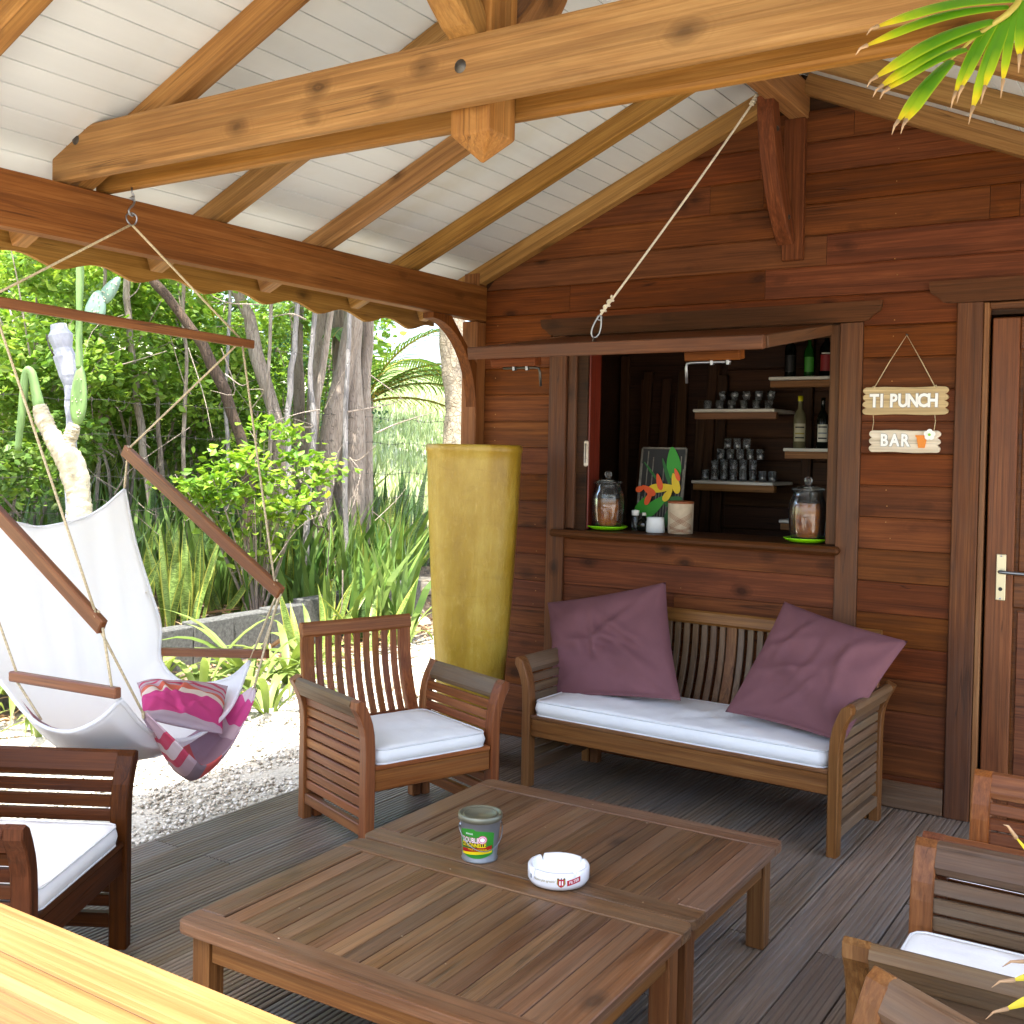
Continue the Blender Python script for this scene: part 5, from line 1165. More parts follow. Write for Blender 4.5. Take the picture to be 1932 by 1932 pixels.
# ------------------------------------------------------------------ vegetation helpers
def blade_geo(L, w, bend, fold=.25, n=7, tip=.9, base=.45, twist=0.):
    """leaf along local X, drooping by bend (radians over its length); uv y runs across"""
    V = []; F = []; UV = []; x = z = 0.; ds = L/n
    for i in range(n+1):
        s = i/n; a = -bend*s; ww = w*(base+(1-base)*math.sin(math.pi*min(1, s*1.05+.08)))*(1 if s < .75 else max(.03, ((1-s)/.25)**tip)); tw = twist*s
        for k, q in enumerate((-1, 0, 1)):
            yy = q*ww/2; zz = abs(q)*fold*ww/2; V.append((x-math.sin(a)*zz, yy*math.cos(tw)-zz*math.sin(tw), z+zz*math.cos(tw)*math.cos(a)+yy*math.sin(tw))); UV.append((s, (q+1)/2))
        x += math.cos(a)*ds; z += math.sin(a)*ds
    for i in range(n):
        for k in (0, 1): F.append([i*3+k, i*3+3+k, i*3+4+k, i*3+1+k])
    return V, F, UV
def blade_mesh(nm, mat, **kw): V, F, UV = blade_geo(**kw); return mesh(nm, V, F, mat, True, UV)
def leaf_mtx(p, az, el, roll=0., sc=1.):
    return Matrix.Translation(p) @ Matrix.Rotation(az, 4, 'Z') @ Matrix.Rotation(-el, 4, 'Y') @ Matrix.Rotation(roll, 4, 'X') @ Matrix.Diagonal((sc, sc, sc, 1))
def gz(x, y): return terrain(x, y)
SV = [blade_mesh('leaf', 'sansevieria', L=1., w=.10, bend=b, fold=.5, n=6, twist=t) for b, t in ((.1, .4), (.3, .1), (-.1, -.3), (.5, .5), (.2, -.5))]
SD = [blade_mesh('leaf', 'sansevieria_dark', L=1., w=.12, bend=b, fold=.5, n=6, twist=t) for b, t in ((.1, .5), (.35, -.2), (.0, .3))]
SY = blade_mesh('leaf', 'yellow_leaf', L=1., w=.09, bend=.4, fold=.4, n=6, twist=.6)
ST = [blade_mesh('leaf', 'strap_leaf', L=1., w=.085, bend=b, fold=.35, n=8) for b in (1.2, 1.9, 2.5)]
def snake_plant(label, x, y, n, h, dark=False, spread=.22, yellow=0, lean=.3):
    t = thing('snake_plant', label, 'plant', (x, y, gz(x, y)-.02), 0, 'snake plants along the block kerb')
    for k in range(n):
        me = random.choice(SD if dark else SV)
        if k < yellow: me = SY
        a = random.uniform(0, 6.28); r = random.uniform(0, spread)
        link('leaf', me, t, leaf_mtx((r*math.cos(a), r*math.sin(a), 0), a+random.uniform(-.8, .8), rad(90)-abs(random.gauss(0, lean)), random.uniform(0, 6.28), h*random.uniform(.6, 1.1)))
def strap_plant(label, x, y, n, h):
    t = thing('spider_lily', label, 'plant', (x, y, gz(x, y)), 0, 'strap-leaved plants in front of the kerb')
    for k in range(n): a = random.uniform(0, 6.28); link('leaf', random.choice(ST), t, leaf_mtx((.05*math.cos(a), .05*math.sin(a), 0), a, rad(random.uniform(35, 80)), random.uniform(-.3, .3), h*random.uniform(.6, 1.15)))
def cloud_geo(n, size, fn, heart=False, droop=.5, seed=0):
    """n folded leaves at points given by fn(rng, n) -> (n,3)"""
    r = np.random.default_rng(seed); c = fn(r, n); s = size*r.uniform(.6, 1.3, n)[:, None]
    az = r.uniform(0, 2*np.pi, n); el = r.normal(-.15, droop, n); ro = r.normal(0, .5, n)
    d = np.stack([np.cos(az)*np.cos(el), np.sin(az)*np.cos(el), np.sin(el)], -1); sd = np.stack([-np.sin(az), np.cos(az), np.zeros(n)], -1); up = np.cross(d, sd)
    sd2 = sd*np.cos(ro)[:, None]+up*np.sin(ro)[:, None]; up2 = np.cross(d, sd2)
    w = .62 if heart else .42
    pts = [c, c+s*(d*.35+sd2*w*.5+up2*-.10), c+s*(d*.75+sd2*w*.36+up2*-.09), c+s*(d*1.0-up2*.03), c+s*(d*.75-sd2*w*.36+up2*-.09), c+s*(d*.35-sd2*w*.5+up2*-.10), c+s*d*.55]
    V = np.stack(pts, 1).reshape(-1, 3); b = np.arange(n)*7
    F = np.concatenate([np.stack([b, b+1, b+2, b+6], 1), np.stack([b+6, b+2, b+3, b+3], 1)[:, :3], ] if False else [np.stack([b, b+1, b+2, b+6], 1)])
    Fl = np.stack([b, b+1, b+6], 1).tolist()+np.stack([b+1, b+2, b+3, b+6], 1).tolist()+np.stack([b, b+6, b+5], 1).tolist()+np.stack([b+6, b+3, b+4, b+5], 1).tolist()
    return V, Fl
def ellip(c, rx, ry, rz, shell=.55, lumps=9, seed=1):
    rr = np.random.default_rng(seed); lc = rr.normal(0, .55, (lumps, 3)); lc /= np.maximum(1, np.linalg.norm(lc, axis=1))[:, None]; lr = rr.uniform(.28, .5, lumps)
    def fn(r, n):
        k = r.integers(0, lumps, n); d = r.normal(0, 1, (n, 3)); d /= np.linalg.norm(d, axis=1)[:, None]; q = lc[k]+d*(lr[k]*r.uniform(shell, 1, n)**.5)[:, None]
        return np.array(c)+q*np.array([rx, ry, rz])
    return fn
def tree(name, label, base, pts, r0, r1, barkm, crowns, group=None, extra=()):
    """pts: list of trunk polylines (absolute); crowns: (centre, rx, ry, rz, n, size, mat, seed)"""
    t = thing(name, label, 'tree', base, 0, group); B = Vector(base)
    for k, pl in enumerate(pts):
        sp = spline([Vector(p)-B for p in pl], 16); rs = random.Random(k+len(pl)); off = [Vector((rs.uniform(-1, 1), rs.uniform(-1, 1), 0))*.012 for _ in sp]; a, b = (r0[k], r1[k]) if isinstance(r0, (list, tuple)) else (r0, r1)
        link('trunk', mesh('trunk', *tube_geo([Vector(p)+o for p, o in zip(sp, off)], lambda s, a=a, b=b: (a+(b-a)*s)*(1+.35*max(0, .12-s)/.12)*(1+.08*math.sin(17*s+k)), 10), barkm, True), t)
    for (c, rx, ry, rz, n, size, mat, seed) in crowns:
        V, F = cloud_geo(n, size, ellip(Vector(c)-B, rx, ry, rz, seed=seed), True, seed=seed); o = link('crown', mesh('crown', V, F, mat, False), t); o['kind'] = 'stuff'
        rs = random.Random(seed)
        for q in range(3):
            e = Vector(c)-B+Vector((rs.uniform(-.6, .6)*rx, rs.uniform(-.6, .6)*ry, rs.uniform(-.3, .5)*rz)); s0 = Vector(pts[0][-1])-B if pts else e-Vector((0, 0, rz)); link('branch', mesh('branch', *tube_geo([s0, s0*.5+e*.5+Vector((0, 0, .05)), e], lambda s: .018*(1-.6*s), 6), barkm, True), t)
    return t
def pxs(lst, d0, d1=None): 
    d1 = d1 or d0; n = len(lst); return [at(u, v, d0+(d1-d0)*k/(n-1)) for k, (u, v) in enumerate(lst)]

# ------------------------------------------------------------------ block kerb, rocks
def build_kerb():
    x = -6.42; k = thing('block_kerb', 'low grey concrete block kerb between gravel and plants', 'kerb', (x, 6, GZ))
    for i in range(13):
        y = 3.3+i*.405-6
        link('block', mesh('block', *cbox_geo(-.075, .075, -.198, .198, -.02, .285+.012*i+random.uniform(-.012, .012), .008), 'concrete'), k, Matrix.Translation((random.uniform(-.012, .012)-.018*i*.3, y, 0)) @ Matrix.Rotation(random.uniform(-.02, .02), 4, 'Z'))
build_kerb()
def rock(label, p, s, seed):
    rs = random.Random(seed); V, F = [], []
    import bmesh
    bm = bmesh.new(); bmesh.ops.create_icosphere(bm, subdivisions=2, radius=1.)
    for v in bm.verts: f = 1+.22*math.sin(3.1*v.co.x+seed)*math.cos(2.7*v.co.y+seed*2)+rs.uniform(-.09, .09); v.co = Vector((v.co.x*f*s*1.2, v.co.y*f*s, v.co.z*f*s*.7))
    me = bpy.data.meshes.new('rock'); bm.to_mesh(me); bm.free(); me.materials.append(M['rock']); o = link('rock', me, None, Matrix.Translation(p) @ Matrix.Rotation(rs.uniform(0, 6), 4, 'Z')); tag(o, label, 'rock', 'pale rocks between the kerb and the cabin')
for k in range(16):
    u = 735+k*4.8+random.uniform(-2, 2); v = random.uniform(1085, 1290); p = onz(u, v, -.05); 
    rock(f'pale limestone rock behind the gold planter, {ORD[k] if k < 15 else ORD[16]}', (p.x, p.y, gz(p.x, p.y)+.02), random.uniform(.05, .12), k)
# ------------------------------------------------------------------ snake plants behind the kerb
random.seed(21)
n_ = 0
for i in range(17):
    y = 3.6+i*.36; x = -6.85-random.uniform(0, .35)-max(0, (y-6.5))*.12
    snake_plant(f'mottled snake plant close behind the kerb, {ORD[i]} of that row', x, y, 10, random.uniform(.75, 1.05), spread=.25)
for i in range(15):
    y = 4.0+i*.45; x = -7.7-random.uniform(0, .6)
    snake_plant(f'dark snake plant of the back row behind the fence, {ORD[i] if i < 14 else ORD[16]}', x, y, 9, random.uniform(.9, 1.2), True, .3)
p = onz(655, 1160, .1); snake_plant('snake plant with one tall yellow leaf at the foot of the tree', p.x, p.y, 5, .95, True, .12, 1, .18)
for i_, (u, v, n, hh) in enumerate(((575, 1200, 5, .62), (610, 1180, 4, .66), (700, 1190, 5, .75), (745, 1130, 8, .8), (725, 1100, 9, 1.0), (770, 1060, 8, 1.1), (800, 1090, 6, .9))):
    p = onz(u, v, .06); snake_plant(f'broad-leaved snake plant at the foot of the trunks, {ORD[i_] if i_ < 6 else ORD[16]}', p.x, p.y, n, hh, u > 710, .15, 0, .4)
for i, (u, v, n, hh) in enumerate(((-40, 1400, 12, .6), (20, 1330, 12, .7), (75, 1390, 10, .6), (300, 1300, 14, .62), (380, 1320, 14, .70), (470, 1300, 16, .80), (505, 1345, 14, .62), (540, 1290, 16, .75), (590, 1260, 12, .6), (765, 1215, 12, .6))):
    p = onz(u, v, GZ); strap_plant(f'pale green strap-leaved plant in front of the kerb, {ORD[i] if i < 9 else ORD[16]}', p.x, p.y, n, hh)

# ------------------------------------------------------------------ trees beyond the kerb
def tp(l, d0, d1=None): return pxs(l, d0, d1)
def top(p, dz, dx=0, dy=0): return (p[0]+dx, p[1]+dy, p[2]+dz)
base = at(640, 1100, 10.9); base.z = gz(base.x, base.y)
P1 = tp([(622, 1140), (612, 1040), (605, 960), (622, 850), (645, 720), (668, 600), (690, 480), (705, 330)], 10.6, 10.9)
P2 = tp([(664, 1130), (667, 1000), (668, 850), (664, 700), (668, 560), (676, 420), (680, 300)], 10.9, 11.2)
P3 = tp([(692, 1120), (690, 950), (688, 800), (692, 650), (698, 480), (712, 330)], 11.2, 11.4)
P4 = tp([(590, 1120), (587, 1000), (588, 820), (602, 640), (612, 480), (615, 330)], 11.2)
P5 = tp([(562, 1130), (560, 950), (564, 780), (560, 620), (568, 450), (565, 330)], 11.5)
P6 = tp([(640, 1100), (632, 980), (640, 820), (640, 640), (648, 480), (650, 330)], 11.4)
P7 = tp([(575, 960), (590, 830), (600, 750), (622, 610), (640, 470), (648, 360)], 10.5)
c0 = at(640, 150, 11.2)
tree('multi_stem_tree', 'cluster of grey-brown trunks of one many-stemmed tree beside the corner post', base, [P1, P2, P3, P4, P5, P6, P7], [.125, .13, .085, .085, .075, .10, .04], [.075, .085, .06, .06, .05, .06, .025], 'bark',
     [(c0, 2.4, 2.4, 1.2, 1400, .11, 'bush_leaf_dark', 3), (c0+Vector((1.2, 1.5, .6)), 2., 2., 1.1, 1200, .11, 'bush_leaf', 4), (Vector((-7.3, 4.0, 4.7)), 1.0, 1.9, .7, 800, .15, 'bush_leaf', 5), (Vector((-7.5, 6.6, 4.9)), 1.0, 1.8, .7, 800, .15, 'bush_leaf', 6)])  # last two crowns: unseen canopy added to shade the plants behind the kerb
b = at(470, 960, 9.8); b.z = gz(b.x, b.y)
tree('leaning_tree', 'dark thin trunk leaning left across the greenery', b, [[b]+tp([(470, 900), (440, 780), (392, 670), (335, 585), (285, 520), (230, 430)], 9.8, 9.4)], .06, .035, 'bark_dark', [(at(200, 380, 9.3), 1.3, 1.3, .7, 600, .10, 'bush_leaf', 8)], 'thin trees among the greenery')
b = at(525, 980, 10.4); b.z = gz(b.x, b.y)
tree('crooked_tree', 'crooked grey trunk bending left, just left of the trunk cluster', b, [[b]+tp([(530, 860), (518, 780), (490, 690), (474, 610), (448, 550), (415, 470), (400, 380)], 10.4)], .075, .05, 'bark', [(at(400, 300, 10.2), 1.4, 1.4, .8, 700, .10, 'bush_leaf', 9)], 'thin trees among the greenery')
b = at(300, 1060, 10.2); b.z = gz(b.x, b.y)
tree('slender_tree', 'slender pale-barked trunk rising behind the spreader bar', b, [[b]+tp([(288, 960), (272, 850), (258, 740), (246, 640), (240, 540), (236, 420)], 10.2), [b]+tp([(308, 950), (300, 830), (292, 720), (262, 700)], 10.3)], [.04, .03], [.028, .015], 'bark', [(at(235, 330, 10.2), 1.2, 1.2, .7, 600, .09, 'bush_leaf', 10)], 'thin trees among the greenery')
b = at(545, 1000, 10.); b.z = gz(b.x, b.y)
tree('pale_sapling', 'straight pale grey sapling in front of the trunk cluster', b, [[b]+tp([(546, 880), (545, 780), (552, 680), (560, 590), (565, 480), (566, 380)], 10.)], .03, .022, 'bark_grey', [(at(566, 320, 10.), .9, .9, .5, 900, .08, 'fern_leaf', 12)], 'thin trees among the greenery')
for k, (px_, r_, lab) in enumerate((([(655, 1080), (650, 900), (655, 700), (660, 520), (664, 380)], .028, 'thin pale stem in front of the trunk cluster'), ([(505, 950), (510, 820), (506, 700), (512, 560), (515, 420)], .022, 'thin pale stem left of the pale sapling'), ([(425, 980), (430, 860), (425, 740), (432, 620), (436, 480)], .020, 'thin stem right of the leaning trunk foot'), ([(350, 970), (345, 840), (352, 700), (345, 590), (350, 460)], .022, 'thin stem crossing behind the spreader bar'), ([(580, 960), (592, 820), (585, 690), (596, 560), (600, 420)], .03, 'pale stem among the trunk cluster'), ([(180, 960), (190, 820), (184, 700), (196, 560), (200, 440)], .02, 'thin stem right of the cactus'))):
    b = at(px_[0][0], px_[0][1]+60, 10.2); b.z = gz(b.x, b.y); e_ = at(px_[-1][0], px_[-1][1], 10.2)
    tree('thin_tree', lab, b, [[b]+tp(px_, 10.2)], r_, r_*.7, 'bark_grey' if k % 2 == 0 else 'bark', [(e_, .7, .7, .45, 250, .08, 'bush_leaf', 90+k)], 'thin trees among the greenery')
# palm trunk by the post, with its crown above the roof
b = at(866, 1060, 10.8); b.z = gz(b.x, b.y); PT = [b]+tp([(864, 960), (860, 850), (866, 760), (856, 680), (852, 560), (848, 400), (845, 200)], 10.8)
pt = thing('coconut_palm', 'thick ringed palm trunk right behind the corner post', 'tree', b)
sp = spline([Vector(p)-b for p in PT], 60)
link('trunk', mesh('trunk', *tube_geo(sp, lambda s: .145*(1-.12*s)*(1+.035*math.sin(s*75)+.02*math.sin(s*31)), 16), 'palm_bark', True), pt)
def frond_geo(L, nl, lw, ll, droop, seed=0):
    """pinnate frond along local X; returns rachis and leaflets geometry"""
    rs = random.Random(seed); pts = []; x = z = 0
    for i in range(15): s = i/14; a = .35-droop*s; pts.append(Vector((x, 0, z))); x += math.cos(a)*L/14; z += math.sin(a)*L/14
    g = [tube_geo(pts, lambda s: .014*(1-.8*s)+.002, 6)]
    lf = []
    for i in range(nl):
        s = .08+.9*i/nl; k = s*14; a = int(k); p = pts[a].lerp(pts[min(14, a+1)], k-a); d = (pts[min(14, a+1)]-pts[a]).normalized()
        l = ll*(.5+.5*math.sin(math.pi*min(1, s*.9+.12)))*(1-.35*s)
        for sd in (-1, 1):
            V, F, UV = blade_geo(l*rs.uniform(.9, 1.1), lw, .9, .3, 4, 1., .5); an = rad(52-25*s)*sd; mt = Matrix.Translation(p) @ Matrix.Rotation(math.atan2(d.x, 1e-9)*0-math.asin(max(-1, min(1, d.z))), 4, 'Y') @ Matrix.Rotation(an, 4, 'Z') @ Matrix.Rotation(.25*sd, 4, 'X')
            lf.append(([mt @ Vector(v) for v in V], F))
    return g[0], merge(*lf)
def palm_fronds(t, org, specs, L, mat, nl=38, lw=.028, ll=.55):
    for k, (az, el, dr, m) in enumerate(specs):
        r_, l_ = frond_geo(L, nl, lw, ll, dr, k); mt = Matrix.Translation(org) @ Matrix.Rotation(az, 4, 'Z') @ Matrix.Rotation(-el, 4, 'Y')
        fr = link('frond', mesh('frond', *r_, 'palm_yellow', True), t, mt); o = link('leaflets', mesh('leaflets', *l_, m or mat), fr); o['kind'] = 'stuff'
palm_fronds(pt, Vector(sp[-1]), [(k*.63, rad(35), 1.5, None) for k in range(10)], 2.6, 'palm_leaf')
# younger palms further back whose fronds show between the trunks
def low_palm(label, p, specs, L, **kw):
    t = thing('young_palm', label, 'palm', p, 0, 'young palms behind the fence'); tube('trunk', [Vector((0, 0, -1.5)), Vector((0, 0, -.5)), Vector((0, 0, .05))], .09, 'palm_bark', t, 10)
    palm_fronds(t, Vector((0, 0, 0)), specs, L, 'palm_leaf', **kw)
low_palm('young palm with a yellowing frond between the trunks and the post', at(690, 760, 12.6), [(rad(20), rad(25), 1.9, None), (rad(35), rad(-5), 1.5, 'palm_yellow'), (rad(28), rad(20), 1.7, None), (rad(40), rad(30), 1.8, None), (rad(55), rad(15), 1.8, None), (rad(5), rad(45), 1.6, None), (rad(-60), rad(40), 1.6, None), (rad(150), rad(40), 1.6, None), (rad(240), rad(40), 1.6, None), (rad(95), rad(35), 1.7, None)], 2.1)
low_palm('young palm with feathery fronds left of the crooked trunk', at(420, 690, 13.5), [(rad(30+k*45), rad(random.uniform(20, 55)), 1.7, None) for k in range(8)], 2.0)
low_palm('young palm with pale fan of fronds under the scalloped fascia', at(190, 600, 12.5), [(rad(k*42), rad(random.uniform(25, 60)), 1.3, 'palm_yellow' if k in (1, 6) else None) for k in range(9)], 1.5, ll=.42)

# ------------------------------------------------------------------ shrubs
random.seed(5)
def shrub(name, label, c, rx, ry, rz, n, size, mat, seed, stems=4, group='leafy shrubs behind the fence'):
    b = Vector((c[0], c[1], gz(c[0], c[1]))); t = thing(name, label, 'shrub', b, 0, group); C = Vector(c)-b; rs = random.Random(seed)
    for k in range(stems):
        e = C+Vector((rs.uniform(-.5, .5)*rx, rs.uniform(-.5, .5)*ry, rs.uniform(-.2, .5)*rz)); link('stem', mesh('stem', *tube_geo([Vector((rs.uniform(-.1, .1), rs.uniform(-.1, .1), -.05)), C*.5+Vector((rs.uniform(-.2, .2), rs.uniform(-.2, .2), 0)), e], lambda s: .022*(1-.6*s), 6), 'bark', True), t)
    V, F = cloud_geo(n, size, ellip(C, rx, ry, rz, .3, 14, seed), True, seed=seed); o = link('foliage', mesh('foliage', V, F, mat), t); o['kind'] = 'stuff'; return t
SH = [((60, 640), 9.6, 1.0, 1.0, .75, 5200, .085, 'bush_leaf', 'bright heart-leaved shrub at the left edge above the hammock'),
      ((230, 690), 10.6, 1.0, 1.0, .7, 4200, .085, 'bush_leaf', 'heart-leaved shrub behind the cactus'),
      ((20, 860), 8.8, .6, .9, .6, 2600, .075, 'bush_leaf_dark', 'dark leafy shrub low at the left edge'),
      ((390, 590), 11.5, 1.1, 1.0, .7, 3800, .085, 'bush_leaf', 'leafy shrub under the fascia left of the leaning trunk'),
      ((130, 540), 11.8, 1.3, 1.0, .7, 4200, .085, 'bush_leaf', 'tall leafy shrub close under the scalloped fascia'),
      ((330, 780), 11.5, .9, .9, .6, 2600, .075, 'bush_leaf_dark', 'small dark shrub behind the slender trunk'),
      ((600, 650), 12.8, .9, .9, 1.2, 2600, .05, 'fern_leaf', 'blue-green small-leaved shrub behind the trunk cluster'),
      ((250, 820), 12.4, 1.0, .9, .55, 2600, .08, 'bush_leaf', 'light shrub in the gap right of the cactus'), ((420, 800), 13.0, 1.0, .9, .6, 2600, .08, 'bush_leaf', 'light shrub in the gap behind the leaning trunk'), ((110, 760), 11.4, .9, .9, .5, 2200, .08, 'bush_leaf', 'light shrub behind the bleached stake'),
      ((520, 740), 12.2, .7, .7, .6, 1800, .06, 'bush_leaf', 'small leafy shrub between the trunks')]
for k, ((u, v), d, rx, ry, rz, n, sz, m, lab) in enumerate(SH): shrub('leafy_shrub', lab, at(u, v, d), rx, ry, rz, n, sz, m, 40+k)
# the bright low shrub hanging over the snake plants: its larger leaves singly
def bright_shrub():
    c = at(480, 880, 9.); b = Vector((c.x-.15, c.y+.2, gz(c.x, c.y))); t = thing('lime_shrub', 'low shrub with sunlit lime-green leaves in front of the trunks', 'shrub', b)
    me = []
    for k in range(3):
        V, F, UV = blade_geo(.075, .048, .5, .35, 4, .6, .6); me.append(mesh('leaf', V, F, 'lime_leaf', True, UV))
    rs = random.Random(3); cnt = 0
    for (u, v, d) in ((345, 915, 8.9), (400, 900, 8.7), (440, 930, 8.9), (470, 870, 9.), (520, 905, 9.1), (560, 860, 9.2), (610, 875, 9.2), (580, 940, 9.1), (500, 800, 9.3), (540, 820, 9.4), (440, 850, 8.9), (390, 945, 8.9), (530, 960, 9.1), (330, 895, 8.8), (480, 940, 8.8)):
        e = at(u, v, d)-b; m = e*.55+Vector((0, 0, .12)); pts = spline([Vector((0, 0, 0)), m, e], 10); link('branch', mesh('branch', *tube_geo(pts, lambda s: .012*(1-.75*s), 5), 'bark', True), t)
        for q in range(19):
            s = rs.uniform(.35, 1.); i = min(8, int(s*9)); p = Vector(pts[i]).lerp(Vector(pts[i+1]), s*9-i)+Vector((rs.gauss(0, .07), rs.gauss(0, .07), rs.gauss(.02, .04)))
            link('leaf', me[q % 3], t, leaf_mtx(p, rs.uniform(0, 6.28), rs.gauss(-.1, .35), rs.gauss(0, .5), rs.uniform(.8, 1.5))); cnt += 1
    ends = ((345, 915, 8.9), (400, 905, 8.7), (440, 930, 8.9), (470, 875, 9.), (520, 905, 9.1), (565, 862, 9.2), (612, 873, 9.2), (580, 935, 9.1), (505, 800, 9.3), (545, 822, 9.4), (440, 850, 8.9), (395, 935, 8.9), (530, 950, 9.1), (420, 880, 8.9), (590, 900, 9.2))
    fn = lambda r, n: np.array([list(at(ends[k][0]+p, ends[k][1]+q, ends[k][2]+w)-b) for k, p, q, w in zip(r.integers(0, len(ends), n), r.normal(0, 24, n), r.normal(0, 9, n), r.normal(0, .12, n))])
    V, F = cloud_geo(1000, .08, fn, True, seed=77); o = link('foliage', mesh('foliage', V, F, 'lime_leaf'), t); o['kind'] = 'stuff'
bright_shrub()
# far trees on the slope closing the view
for k, (u, v, d, rx, rz, n, m) in enumerate(((-60, 480, 17, 2.6, 2.0, 5200, 'bush_leaf_dark'), (120, 430, 19, 3.0, 2.2, 5200, 'bush_leaf'), (300, 500, 18, 2.6, 1.7, 4800, 'bush_leaf_dark'), (450, 480, 20, 2.8, 2.2, 4800, 'bush_leaf'), (590, 520, 19, 2.3, 2.2, 4800, 'bush_leaf_dark'), (180, 680, 16, 2.2, 1.1, 4200, 'bush_leaf'), (680, 440, 24, 2.4, 2.0, 3400, 'bush_leaf_dark'))):
    c = at(u, v, d); b = Vector((c.x, c.y, gz(c.x, c.y)))
    lab = ('dense dark tree behind the left edge shrubs', 'tall light green tree high above the cactus', 'dark tree filling the gap left of the leaning trunk', 'light green tree behind the crooked trunk', 'dark tree behind the cluster of trunks', 'low light green tree behind the heart-leaved shrub', 'far dark tree right of the trunk cluster')[k]
    tree('far_tree', lab, b, [[b, b+(c-b)*.5+Vector((.1, 0, 0)), c]], .12, .06, 'bark_dark', [(c, rx, rx, rz, n, .17, m, 60+k)], 'trees on the slope behind')
# tall grass on the slope and undergrowth
def blades(name, label, n, fn, h, w, mat, seed):
    r = np.random.default_rng(seed); p = fn(r, n); hh = h*r.uniform(.6, 1.3, n); az = r.uniform(0, 6.28, n); ln = r.normal(0, .25, (n, 2))*hh[:, None]; ww = w*r.uniform(.7, 1.3, n)
    sd = np.stack([np.cos(az), np.sin(az), np.zeros(n)], -1)*ww[:, None]/2; tip = p+np.stack([ln[:, 0], ln[:, 1], hh], -1); md = p+np.stack([ln[:, 0]*.35, ln[:, 1]*.35, hh*.55], -1)
    V = np.stack([p-sd, p+sd, md+sd*.9, md-sd*.9, tip], 1).reshape(-1, 3); b = np.arange(n)*5; F = np.stack([b, b+1, b+2, b+3], 1).tolist()+np.stack([b+3, b+2, b+4], 1).tolist()
    tag(link(name, mesh(name, V, F, mat)), label, 'grass', kind='stuff')
def area(u0, u1, d0, d1):
    def fn(r, n):
        out = []
        for u, d in zip(r.uniform(u0, u1, n), d0+(d1-d0)*r.uniform(0, 1, n)**.8): q = at(u, 830, d); out.append((q.x, q.y, terrain(q.x, q.y)-.02))
        return np.array(out)
    return fn
blades('tall_grass', 'tall yellow-green grass on the rising ground behind the trees', 14000, area(-150, 640, 11.5, 17), .9, .06, 'tall_grass', 1)
blades('meadow_grass', 'sunlit pale meadow grass on the slope beyond the palm', 14000, area(600, 960, 12.5, 45), .28, .03, 'grass', 2)
blades('undergrowth', 'dense narrow leaves filling the ground between the snake plants', 2200, area(-150, 780, 9.2, 12.5), .8, .06, 'sansevieria_plain', 3)
def litter():
    fn = lambda r, n: np.stack([r.uniform(-7.5, -4.7, n), r.uniform(3., 9., n), np.zeros(n)], -1)
    r = np.random.default_rng(9); n = 2600; p = fn(r, n); p[:, 0] = -6.3+np.abs(r.normal(0, .55, n))*np.where(r.random(n) < .5, 1, -1); p[:, 2] = [terrain(x, y)+.015 for x, y, z in p]
    V, F = cloud_geo(n, .05, lambda r_, n_: p, False, .25, 9); tag(link('leaf_litter', mesh('leaf_litter', V, F, 'dry_leaf')), 'dry brown fallen leaves scattered along the kerb', 'leaf litter', kind='stuff')
litter()

def twigs():
    rs = random.Random(31); g = []
    for k in range(150):
        u, v, dd = rs.uniform(-20, 720), rs.uniform(560, 1090), rs.uniform(8.8, 11.2); p = at(u, v, dd)
        if p.z < gz(p.x, p.y)+.05: continue
        q = p+Vector((rs.gauss(0, .35), rs.gauss(0, .35), rs.gauss(.05, .4))); m = (p+q)/2+Vector((rs.gauss(0, .08), rs.gauss(0, .08), rs.gauss(0, .1))); r = rs.uniform(.003, .009)
        g.append(tube_geo(spline([p, m, q], 8), lambda s, r=r: r*(1-.6*s), 5, False))
    o = link('twigs', mesh('twigs', *merge(*g), 'bark')); tag(o, 'tangle of thin grey-brown twigs among the greenery', 'twigs', kind='stuff')
    g = []
    for k in range(260):
        x, y = rs.uniform(-7.2, -5.9), rs.uniform(3.5, 8.5); p = Vector((x, y, gz(x, y)+.03)); a_ = rs.uniform(0, 6.28); l = rs.uniform(.15, .45); V, F, UV = blade_geo(l, rs.uniform(.02, .045), rs.uniform(-.5, .9), .3, 4); mt = leaf_mtx(p, a_, rs.gauss(.15, .25), rs.uniform(-1, 1)); g.append(([mt @ Vector(q) for q in V], F))
    o = link('dead_leaves', mesh('dead_leaves', *merge(*g), 'dry_leaf')); tag(o, 'withered tan strap leaves lying along the kerb', 'dead leaves', kind='stuff')
twigs()
